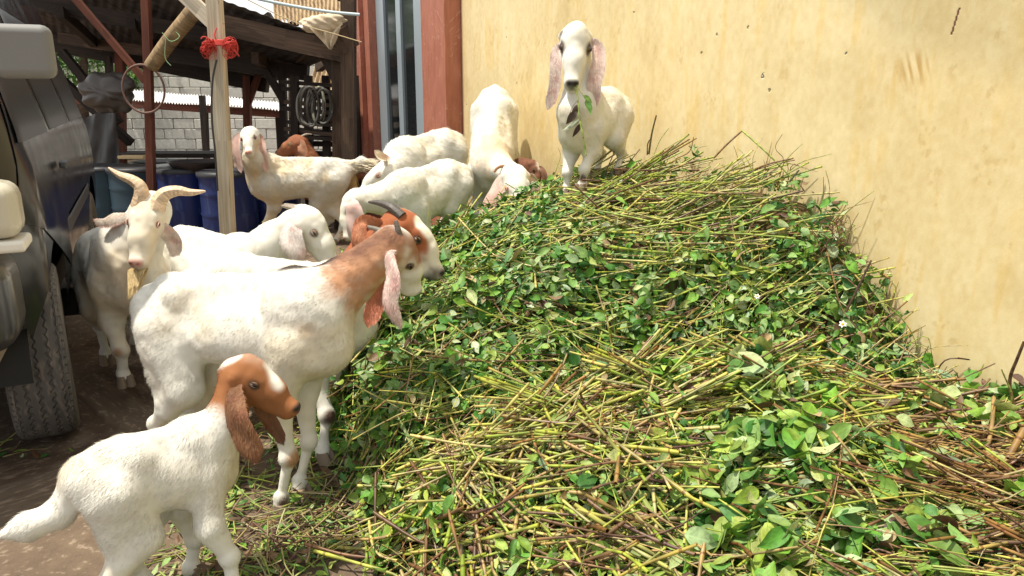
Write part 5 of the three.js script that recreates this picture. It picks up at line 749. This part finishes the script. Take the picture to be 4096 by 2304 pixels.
// ---------- yard buildings behind ----------
ZO = 0;
function sheet(c00, c10, c01, c11, waves, amp, nu = 120, nv = 8, th = 0.006) { // corrugated sheet, waves run along u
  const pos = [], uv = [], idx = []; const nrm = c10.clone().sub(c00).cross(c01.clone().sub(c00)).normalize(); const W = c10.distanceTo(c00), H = c01.distanceTo(c00);
  for (let l = 0; l < 2; l++) for (let j = 0; j <= nv; j++) for (let i = 0; i <= nu; i++) { const u = i / nu, v = j / nv; const p = c00.clone().lerp(c10, u).lerp(c01.clone().lerp(c11, u), v); p.addScaledVector(nrm, amp * Math.sin(u * waves * 2 * Math.PI) + (l ? -th : 0) + 0.01 * n3(u * 9, v * 5, W)); pos.push(p.x, p.y, p.z); uv.push(u * W, v * H); }
  const w = nu + 1, o = (nv + 1) * w; for (let j = 0; j < nv; j++) for (let i = 0; i < nu; i++) { const a = j * w + i; idx.push(a, a + 1, a + w, a + 1, a + w + 1, a + w, o + a, o + a + w, o + a + 1, o + a + 1, o + a + w, o + a + w + 1); }
  for (let i = 0; i < nu; i++) for (const j of [0, nv]) { const a = j * w + i; idx.push(a, o + a, a + 1, a + 1, o + a, o + a + 1); } for (let j = 0; j < nv; j++) for (const i of [0, nu]) { const a = j * w + i; idx.push(a, a + w, o + a, a + w, o + a + w, o + a); }
  const g = new THREE.BufferGeometry(); g.setAttribute('position', new THREE.Float32BufferAttribute(pos, 3)); g.setAttribute('uv', new THREE.Float32BufferAttribute(uv, 2)); g.setIndex(idx); g.computeVertexNormals(); return g;
}
const rustT = (a, b, sd) => tex(512, 256, (u, v) => { const k = sst(-0.15, 0.4, tn(u, v, 14, sd) + 0.3 * fbm(u * 40, v * 4, sd, 3)); return [0, 1, 2].map(i => a[i] + (b[i] - a[i]) * k); });
const tin = new THREE.MeshStandardMaterial({ map: rustT([0.92, 0.92, 0.93], [0.80, 0.78, 0.76], 3), roughness: 0.45, metalness: 0.3, side: THREE.DoubleSide });
const fibre = new THREE.MeshStandardMaterial({ map: rustT([0.72, 0.64, 0.52], [0.55, 0.46, 0.36], 6), roughness: 0.9, side: THREE.DoubleSide });
const darkRoof = new THREE.MeshStandardMaterial({ map: rustT([0.30, 0.27, 0.26], [0.20, 0.17, 0.16], 8), roughness: 0.9, side: THREE.DoubleSide });
const seg = (a, b, w, h, up) => bar(A3(a), A3(b), w, h, up, 0.006);
const toGround = (a, b, w, h) => { const t = A3(a), bt = A3(b); const d = bt.clone().sub(t); const f = bt.clone().addScaledVector(d, (bt.y + 0.03) / -d.y); return bar(t, f, w, h, V(0, 0, 1), 0.004); };
{ // block wall far behind
  const bw = thing('block_wall', 'pale grey concrete block wall far behind the sheds', 'wall'); const Z = 15, x0 = -9.6, x1 = -1.6, mort = mat(0.42, 0.41, 0.39, 0.95);
  part(bw, 'mortar_bed', bx(x1 - x0, 2.15, 0.12, (x0 + x1) / 2, 1.075, -Z - 0.08), mort);
  const bt = [0, 1, 2].map(k => { const t = tex(128, 64, (u, v) => { const c = 0.82 + 0.04 * k + 0.08 * tn(u, v, 10, k) + 0.07 * tn(u, v, 40, k + 5); return [c, c * 0.99, c * 0.955]; }); return new THREE.MeshStandardMaterial({ map: t, roughness: 0.95 }); }), bg = bx(0.385, 0.185, 0.1, 0, 0, 0, 0.01);
  for (let r = 0; r < 11; r++) for (let c = 0; c < 20; c++) { const m = part(bw, 'block', bg, bt[Math.floor(R() * 3)]); m.position.set(x0 + 0.2 + c * 0.4 + (r % 2 ? 0.2 : 0) - (r % 2 && c === 19 ? 0.2 : 0) + rr(-.004, .004), 0.1 + r * 0.196, -Z + rr(0, 0.012)); if (r % 2 && c === 19) m.scale.x = 0.45; }
}
{ // low pen with tin roof in front of the block wall
  const g = thing('goat_pen', 'low pen with bright corrugated tin roof behind the drums', 'pen');
  const a = at(120, 236, 11.6), b = at(725, 277, 10.6), c = at(120, 212, 13.6), d = at(725, 258, 12.6); c.y += 0.02;
  part(g, 'roof_sheet', sheet(a, b, c, d, 85, 0.014, 680, 6), tin); part(g, 'beam', seg([165, 250, 11.5], [720, 288, 10.75], 0.05, 0.10), WOOD.red);
  for (const x of [300, 516, 700]) part(g, 'post', toGround([x, 262 + (x - 300) * 0.05, 11.3], [x + 6, 420, 11.3], 0.07, 0.07), WOOD.dark);
}
ZO = 1.2; WS = 1.18;
{ // open timber shed
  const g = thing('timber_shed', 'open timber shed with a dark sagging roof and crooked posts', 'shed');
  part(g, 'roof_sheet', sheet(at(-250, -285, 5.9), at(885, 118, 5.75), at(-90, 58, 8.6), at(690, 205, 8.4), 40, 0.004, 300, 6), darkRoof);
  const B = [[[100, 105, 8.3], [674, 216, 8.1], .09, .14, 'dark'], [[430, 138, 7.1], [775, 184, 7.0], .08, .13, 'dark'], [[556, 62, 5.9], [888, 135, 5.8], .07, .15, 'brown'], [[150, 95, 7.9], [560, 160, 7.6], .06, .10, 'brown'], [[80, 5, 6.6], [560, 95, 6.6], .07, .12, 'dark'],
    [[690, 168, 7.6], [640, 145, 6.4], .06, .09, 'brown'], [[560, 152, 8.1], [520, 92, 6.5], .06, .09, 'brown'], [[800, 168, 7.0], [870, 120, 5.9], .06, .09, 'brown'], [[720, 175, 7.9], [800, 100, 5.9], .06, .09, 'brown'], [[400, 138, 8.1], [330, 60, 6.4], .06, .09, 'dark'], [[250, 118, 8.1], [150, 30, 6.4], .06, .09, 'dark'],
    [[686, 45, 5.9], [640, 75, 5.9], .07, .10, 'dark'], [[880, 125, 5.75], [850, 75, 5.7], .09, .14, 'brown'],
    [[665, 170, 7.0], [718, 260, 7.0], .06, .06, 'dark'], [[810, 130, 5.9], [858, 225, 5.9], .06, .07, 'dark'], [[650, 190, 8.0], [615, 285, 8.0], .05, .06, 'red'], [[155, 130, 7.0], [300, 310, 7.0], .06, .07, 'dark'], [[150, 195, 7.2], [330, 360, 7.1], .06, .07, 'dark'],
    [[185, -10, 5.8], [366, 205, 5.8], .045, .045, 'red']];
  for (const [a, b, w, h, m] of B) part(g, 'beam', seg(a, b, w, h), WOOD[m]);
  const Ps = [[[367, -20, 5.75], [381, 480, 5.75], .055, .055, 'red'], [[303, 120, 8.0], [305, 420, 8.0], .08, .08, 'red'], [[273, 140, 8.2], [285, 420, 8.2], .06, .06, 'dark'], [[709, 165, 7.0], [716, 380, 7.0], .06, .06, 'dark'], [[622, 190, 8.0], [624, 400, 8.0], .07, .07, 'red'], [[849, 125, 5.9], [854, 415, 5.9], .085, .085, 'brown'], [[877, -20, 5.75], [879, 415, 5.75], .10, .10, 'brown'], [[508, 240, 9.5], [520, 400, 9.5], .06, .06, 'dark']];
  for (const [a, b, w, h, m] of Ps) part(g, 'post', toGround(a, b, w, h), WOOD[m]);
}
ZO = 0; WS = 1;
{ const p = thing('wooden_post', 'pale sawn wooden post leaning in front of the shed', 'post'); part(p, 'post', toGround([538, -30, 5.2], [573, 560, 5.2], 0.085, 0.085), WOOD.pale); part(p, 'brace', seg([458, -20, 5.28], [552, 72, 5.22], 0.03, 0.10), WOOD.pale); part(p, 'hanging_board', seg([542, 268, 5.35], [548, 356, 5.35], 0.09, 0.02), WOOD.brown); }
{ const pts0 = (c, q, ph) => { const pts = []; for (let a = 0; a < 8; a++) pts.push(at(c[0] + q * Math.cos(a * 0.8 + ph) + rr(-3, 3), c[1] + q * 1.2 * Math.sin(a * 0.8 + ph) + a * 1.5 + rr(-3, 3), c[2] + 0.03 * Math.sin(a + ph))); gs.push(tube(pts, rr(0.0015, 0.005), 0.0015, 22, 5)); }; const gs = [];
  const f = thing('rope_tangle', 'frayed red rope knotted round the pale wooden post', 'rope'), rm = mat(0.62, 0.075, 0.06, 0.9);
  for (let k = 0; k < 5; k++) { const pts = []; for (let a = 0; a < 7; a++) { const an = a / 6 * 6.28; pts.push(at(550 + 24 * Math.cos(an), 108 + k * 2.5 + 6 * Math.sin(an), 5.2 + 0.085 * Math.sin(an))); } gs.push(tube(pts, 0.007, 0.007, 24, 5)); }
  for (let k = 0; k < 60; k++) { const sx = R() < 0.55 ? 524 : 578; pts0([sx + rr(-9, 9), 112 + rr(-12, 14), 5.12 + rr(-.03, .03)], rr(4, 15), rr(0, 6)); }
  part(f, 'cord', mergeGeometries(gs), rm); part(f, 'loose_end', tube([[545, 70, 5.13], [540, 88, 5.12], [548, 108, 5.12]].map(A3), .005, .005, 10, 5), rm); part(f, 'loose_end', tube([[582, 122, 5.12], [594, 132, 5.12], [602, 142, 5.12]].map(A3), .009, .004, 10, 5), rm); }
solo('cable', tube([[545, 150, 5.1], [535, 200, 5.1], [533, 300, 5.1], [541, 380, 5.1], [548, 480, 5.1]].map(A3), .007, .006, 24, 6), mat(.05, .05, .055, .6), 'thin black cable hanging down beside the pale wooden post', 'cable');
ZO = 1.2;
solo('log', tube([[535, -30, 5.5], [470, 50, 5.5], [425, 105, 5.55], [380, 168, 5.6]].map(A3), .072, .062, 16, 10), WOOD.log, 'thick round log slung slanting from the shed post', 'log');
solo('twine', mergeGeometries([tube([[408, 82, 5.44], [430, 104, 5.43], [452, 92, 5.44], [440, 78, 5.46]].map(A3), .0025, .0025, 12, 5), tube([[417, 96, 5.44], [415, 140, 5.45], [418, 152, 5.45], [430, 165, 5.45]].map(A3), .0025, .003, 10, 5)]), mat(.32, .55, .28, .8), 'green plastic twine tied round the slanting log', 'twine');
solo('hoop', new THREE.TorusGeometry(0.185, 0.010, 8, 40).scale(1, 1.12, 1).translate(...at(361, 224, 5.68).toArray()), mat(.16, .09, .07, .7), 'thin brown hoop hanging on the rusty shed post', 'hoop');
{ const g = new THREE.SphereGeometry(1, 60, 40), p = g.attributes.position; for (let i = 0; i < p.count; i++) { const x = p.getX(i), y = p.getY(i), z = p.getZ(i), an = Math.atan2(y, x), k = 1 + 0.06 * Math.sin(an * 7 + 3 * n3(x * 2, y * 2, z * 2)) + 0.15 * n3(x * 2.2, y * 2.2, z * 2.2); p.setXYZ(i, x * k * 0.27, y * k * 0.19, z * k * 0.13); } g.computeVertexNormals(); g.translate(...at(273, 232, 6.35).toArray()); solo('plastic_bundle', g, new THREE.MeshPhysicalMaterial({ color: C(.07, .06, .055), roughness: .35 }), 'crumpled brown plastic bundle hanging under the shed roof', 'bundle'); }
function cloth(corners, n, amp, f, sd) { const [a, b, c, d] = corners, g = new THREE.PlaneGeometry(1, 1, n, n), p = g.attributes.position; for (let i = 0; i < p.count; i++) { const u = p.getX(i) + .5, v = .5 - p.getY(i); const q = a.clone().lerp(b, u).lerp(d.clone().lerp(c, u), v); q.z += amp * (fbm(u * f + sd, v * f * .5, sd, 3) + .5 * Math.sin(u * 14 + v * 6)); p.setXYZ(i, q.x, q.y, q.z); } g.computeVertexNormals(); return g; }
solo('black_tarp', cloth([at(188, 305, 6.9), at(292, 268, 6.7), at(300, 470, 6.7), at(185, 470, 6.9)], 40, .03, 4, 2), new THREE.MeshPhysicalMaterial({ color: C(.022, .022, .024), roughness: .42, side: THREE.DoubleSide }), 'wrinkled black plastic sheet hanging behind the horned billy', 'tarp');
{ const g = thing('cloth_bundle', 'beige canvas bundle draped over the beam end by the shed posts', 'bundle'); const cm = new THREE.MeshStandardMaterial({ color: C(.62, .52, .38), roughness: .9, side: THREE.DoubleSide });
  const s = new THREE.SphereGeometry(1, 60, 40), p = s.attributes.position; for (let i = 0; i < p.count; i++) { const x = p.getX(i), y = p.getY(i), z = p.getZ(i), k = 1 + 0.16 * n3(x * 2.4 + 4, y * 2.4, z * 2.4) + 0.05 * Math.sin(x * 14 + y * 9); p.setXYZ(i, x * k * 0.19, y * k * 0.075 + 0.02 * x, z * k * 0.1); } s.computeVertexNormals(); s.translate(...at(812, 58, 5.55).toArray()); part(g, 'roll', s, cm);
  part(g, 'hanging_flap', cloth([at(775, 62, 5.5), at(862, 56, 5.5), at(836, 125, 5.5), at(828, 124, 5.5)], 24, .05, 4, 6), cm); }
solo('water_pipe', tube([[600, -14, 5.4], [720, 12, 5.4], [830, 30, 5.4], [905, 37, 5.4]].map(A3), .013, .013, 20, 10), mat(.50, .62, .68, .35), 'pale blue plastic water pipe crossing below the tin roof', 'pipe');
solo('wire', tube([[600, -12, 5.0], [740, 55, 5.0], [850, 88, 5.0], [910, 106, 5.0]].map(A3), .004, .004, 20, 5), mat(.50, .40, .24, .7), 'thin tan wire strung across the shed front to the house', 'wire');
{ const g = thing('hose_coil', 'coil of old dark hose hanging on the shed post', 'hose'); const hm = mat(.055, .05, .045, .55); for (let k = 0; k < 9; k++) { const cx = 768 + k * 6 + rr(-3, 3), rx = rr(14, 26), ry = rr(40, 52), pts = []; for (let a = 0; a < 16; a++) { const an = a / 16 * 6.283; pts.push(at(cx + rx * Math.cos(an), 268 + ry * Math.sin(an) + rr(-2, 2), 5.78 + 0.03 * Math.sin(an * 2 + k))); } part(g, 'loop', tube(pts, .012, .012, 48, 6, true), k === 6 ? mat(.30, .32, .24, .5) : hm); } }
for (let k = 0; k < 9; k++) { const y = 205 + k * 17; solo('plank', seg([720 + rr(-10, 25), y, 6.6], [845 + rr(0, 40), y + rr(6, 14), 6.3], .14, .035), pick([WOOD.dark, WOOD.dark, WOOD.brown]), 'dark weathered plank stacked on the rack behind the hose coil', 'plank', 'planks stacked behind the hose coil'); }
{ const g = thing('plank_rack', 'dark timber rack holding planks behind the two shed posts', 'rack'); for (const x of [742, 775, 820, 898]) part(g, 'upright', toGround([x, 190, 6.45], [x + 2, 400, 6.45], .07, .07), WOOD.dark); for (const y of [300, 330, 360, 385]) part(g, 'rail', seg([735, y, 6.75], [915, y + 4, 6.6], .1, .05), WOOD.dark); for (const y of [190, 215, 250, 285]) part(g, 'rail', seg([880, y, 6.9], [915, y + 3, 6.9], .12, .09), WOOD.dark); }
ZO = 1.5;
{ const g = thing('tin_roof', 'beige corrugated roof above the water pipe', 'roof'); part(g, 'roof_sheet', sheet(at(690, 52, 8.5), at(925, 70, 8.2), at(680, -60, 9.6), at(930, -60, 9.4), 24, .03, 260, 6), fibre); part(g, 'rafter', seg([742, 60, 8.9], [775, -30, 9.3], .06, .09), WOOD.log); part(g, 'beam', seg([850, -8, 8.6], [930, 4, 8.6], .06, .10), WOOD.dark); for (const x of [735, 905]) part(g, 'post', toGround([x, 55, 8.9], [x + 2, 380, 8.9], .09, .09), WOOD.brown); }
{ const g = thing('lean_to', 'small corrugated lean-to roof between the shed posts', 'roof'); part(g, 'roof_sheet', sheet(at(772, 232, 7.8), at(905, 238, 7.6), at(800, 148, 8.6), at(905, 165, 8.4), 11, .03, 140, 6), fibre); for (const x of [780, 898]) part(g, 'post', toGround([x, 232, 7.75], [x + 1, 380, 7.75], .07, .07), WOOD.dark); }
ZO = 0.35; WS = 1;
// drums
const drumP = [[0, 0], [.235, 0], [.25, .015], [.25, .17], [.258, .185], [.25, .2], [.25, .36], [.258, .375], [.25, .39], [.25, .50], [.262, .515], [.262, .55], [.245, .56], [.235, .545], [0, .545]].map(p => new THREE.Vector2(...p));
const drumG = new THREE.LatheGeometry(drumP, 40), lidG = new THREE.LatheGeometry([[.264, .53], [.268, .53], [.268, .565], [.23, .575], [0, .57]].map(p => new THREE.Vector2(...p)), 40);
const blueT = tex(256, 256, (u, v) => { const k = .5 + .5 * tn(u, v, 12, 3), sc = sst(.2, .5, fbm(u * 40, v * 8, 3, 3)); return [.08 + .05 * k + .1 * sc, .15 + .05 * k + .1 * sc, .37 + .06 * k + .06 * sc]; }), blue = new THREE.MeshStandardMaterial({ map: blueT, roughness: .38 }), teal = mat(.02, .05, .075, .5), lidM = mat(.02, .02, .025, .5);
for (const [x, zd, m, l] of [[682, 6.95, blue, 'bright blue plastic drum partly behind the legs of the long eared goat'], [572, 6.6, blue, 'blue plastic drum right behind the pale wooden post'], [466, 6.9, blue, 'blue plastic drum left of the pale wooden post'], [345, 7.0, teal, 'dark teal drum behind the tips of the wide horns'], [262, 7.1, teal, 'dark drum standing by the black plastic sheet'], [405, 7.6, teal, 'dark teal drum in the back row behind the rusty post']]) {
  const g = thing('drum', l, 'drum', 'plastic drums under the shed'); const q = at(x, 450, zd); g.position.set(q.x, 0, q.z); part(g, 'barrel', drumG, m); part(g, 'lid_ring', lidG, lidM);
}
solo('tub', new THREE.CylinderGeometry(.13, .10, .14, 24).translate(...at(430, 432, 7.0).toArray()), mat(.6, .6, .57, .5), 'white plastic tub standing on a blue drum by the rusty post', 'tub');
solo('board', bx(.26, .035, .12, ...at(335, 395, 7.3).toArray(), .008), mat(.66, .48, .26, .7), 'short yellow board lying level left of the rusty shed post', 'board');
solo('basin', new THREE.LatheGeometry([[0, 0], [.2, 0], [.27, .09], [.28, .095], [.26, .09], [.19, .015], [0, .012]].map(p => new THREE.Vector2(...p)), 32).translate(...at(500, 430, 6.9).toArray()), mat(.06, .05, .05, .5), 'dark basin on the blue drum left of the pale post', 'basin');
ZO = 1.2;
solo('workbench', mergeGeometries([bx(1.7, .05, .5, 0, .545, 0), bx(.06, .53, .06, -.8, .265, .2), bx(.06, .53, .06, .8, .265, .2), bx(.06, .53, .06, -.8, .265, -.2), bx(.06, .53, .06, .8, .265, -.2)]).translate(at(400, 430, 8.0).x, 0, -9.2), WOOD.dark, 'low dark bench behind the drums', 'bench');
ZO = 0;
{ // tree beyond the wall
  const g = thing('tree', 'leafy green tree showing under the shed roof beyond the pen', 'tree'); const c = at(190, 150, 14.0); part(g, 'trunk', tube([V(c.x + .1, 0, c.z), V(c.x, 1.0, c.z), V(c.x + .15, 2.0, c.z), V(c.x, 3.2, c.z)], .12, .05, 12, 8), WOOD.brown); for (let k = 0; k < 5; k++) part(g, 'limb', tube([V(c.x + .1, 1.3 + k * .3, c.z), V(c.x + rr(-.6, .6), 1.8 + k * .3, c.z + rr(-.4, .4)), V(c.x + rr(-1.2, 1.2), 2.1 + k * .3, c.z + rr(-.7, .7))], .04, .015, 8, 6), WOOD.brown);
  const M = new Mass(g, 'crown', LEAFS.slice(0, 3), leafMat([1, 1, 1])); const cl = []; for (let k = 0; k < 60; k++) cl.push([c.x + rr(-1.4, 1.3), rr(1.3, 3.6), c.z + rr(-.8, .8), rr(.2, .42)]); for (let i = 0; i < 9000; i++) { const q = pick(cl), d = V(rr(-1, 1), rr(-1, 1), rr(-1, 1)).normalize().multiplyScalar(q[3] * Math.cbrt(R())); const n = V(rr(-1, 1), rr(.2, 1), rr(-1, 1)).normalize(), b = rr(.06, .11); M.add(i % 3, pose(V(q[0] + d.x, q[1] + d.y, q[2] + d.z), tangent(n, V(rr(-1, 1), -.5, rr(-1, 1))), n, b, b, b), jit(pick(GREENS.slice(0, 7)))); } M.done(); }
renderer.render(scene, camera);
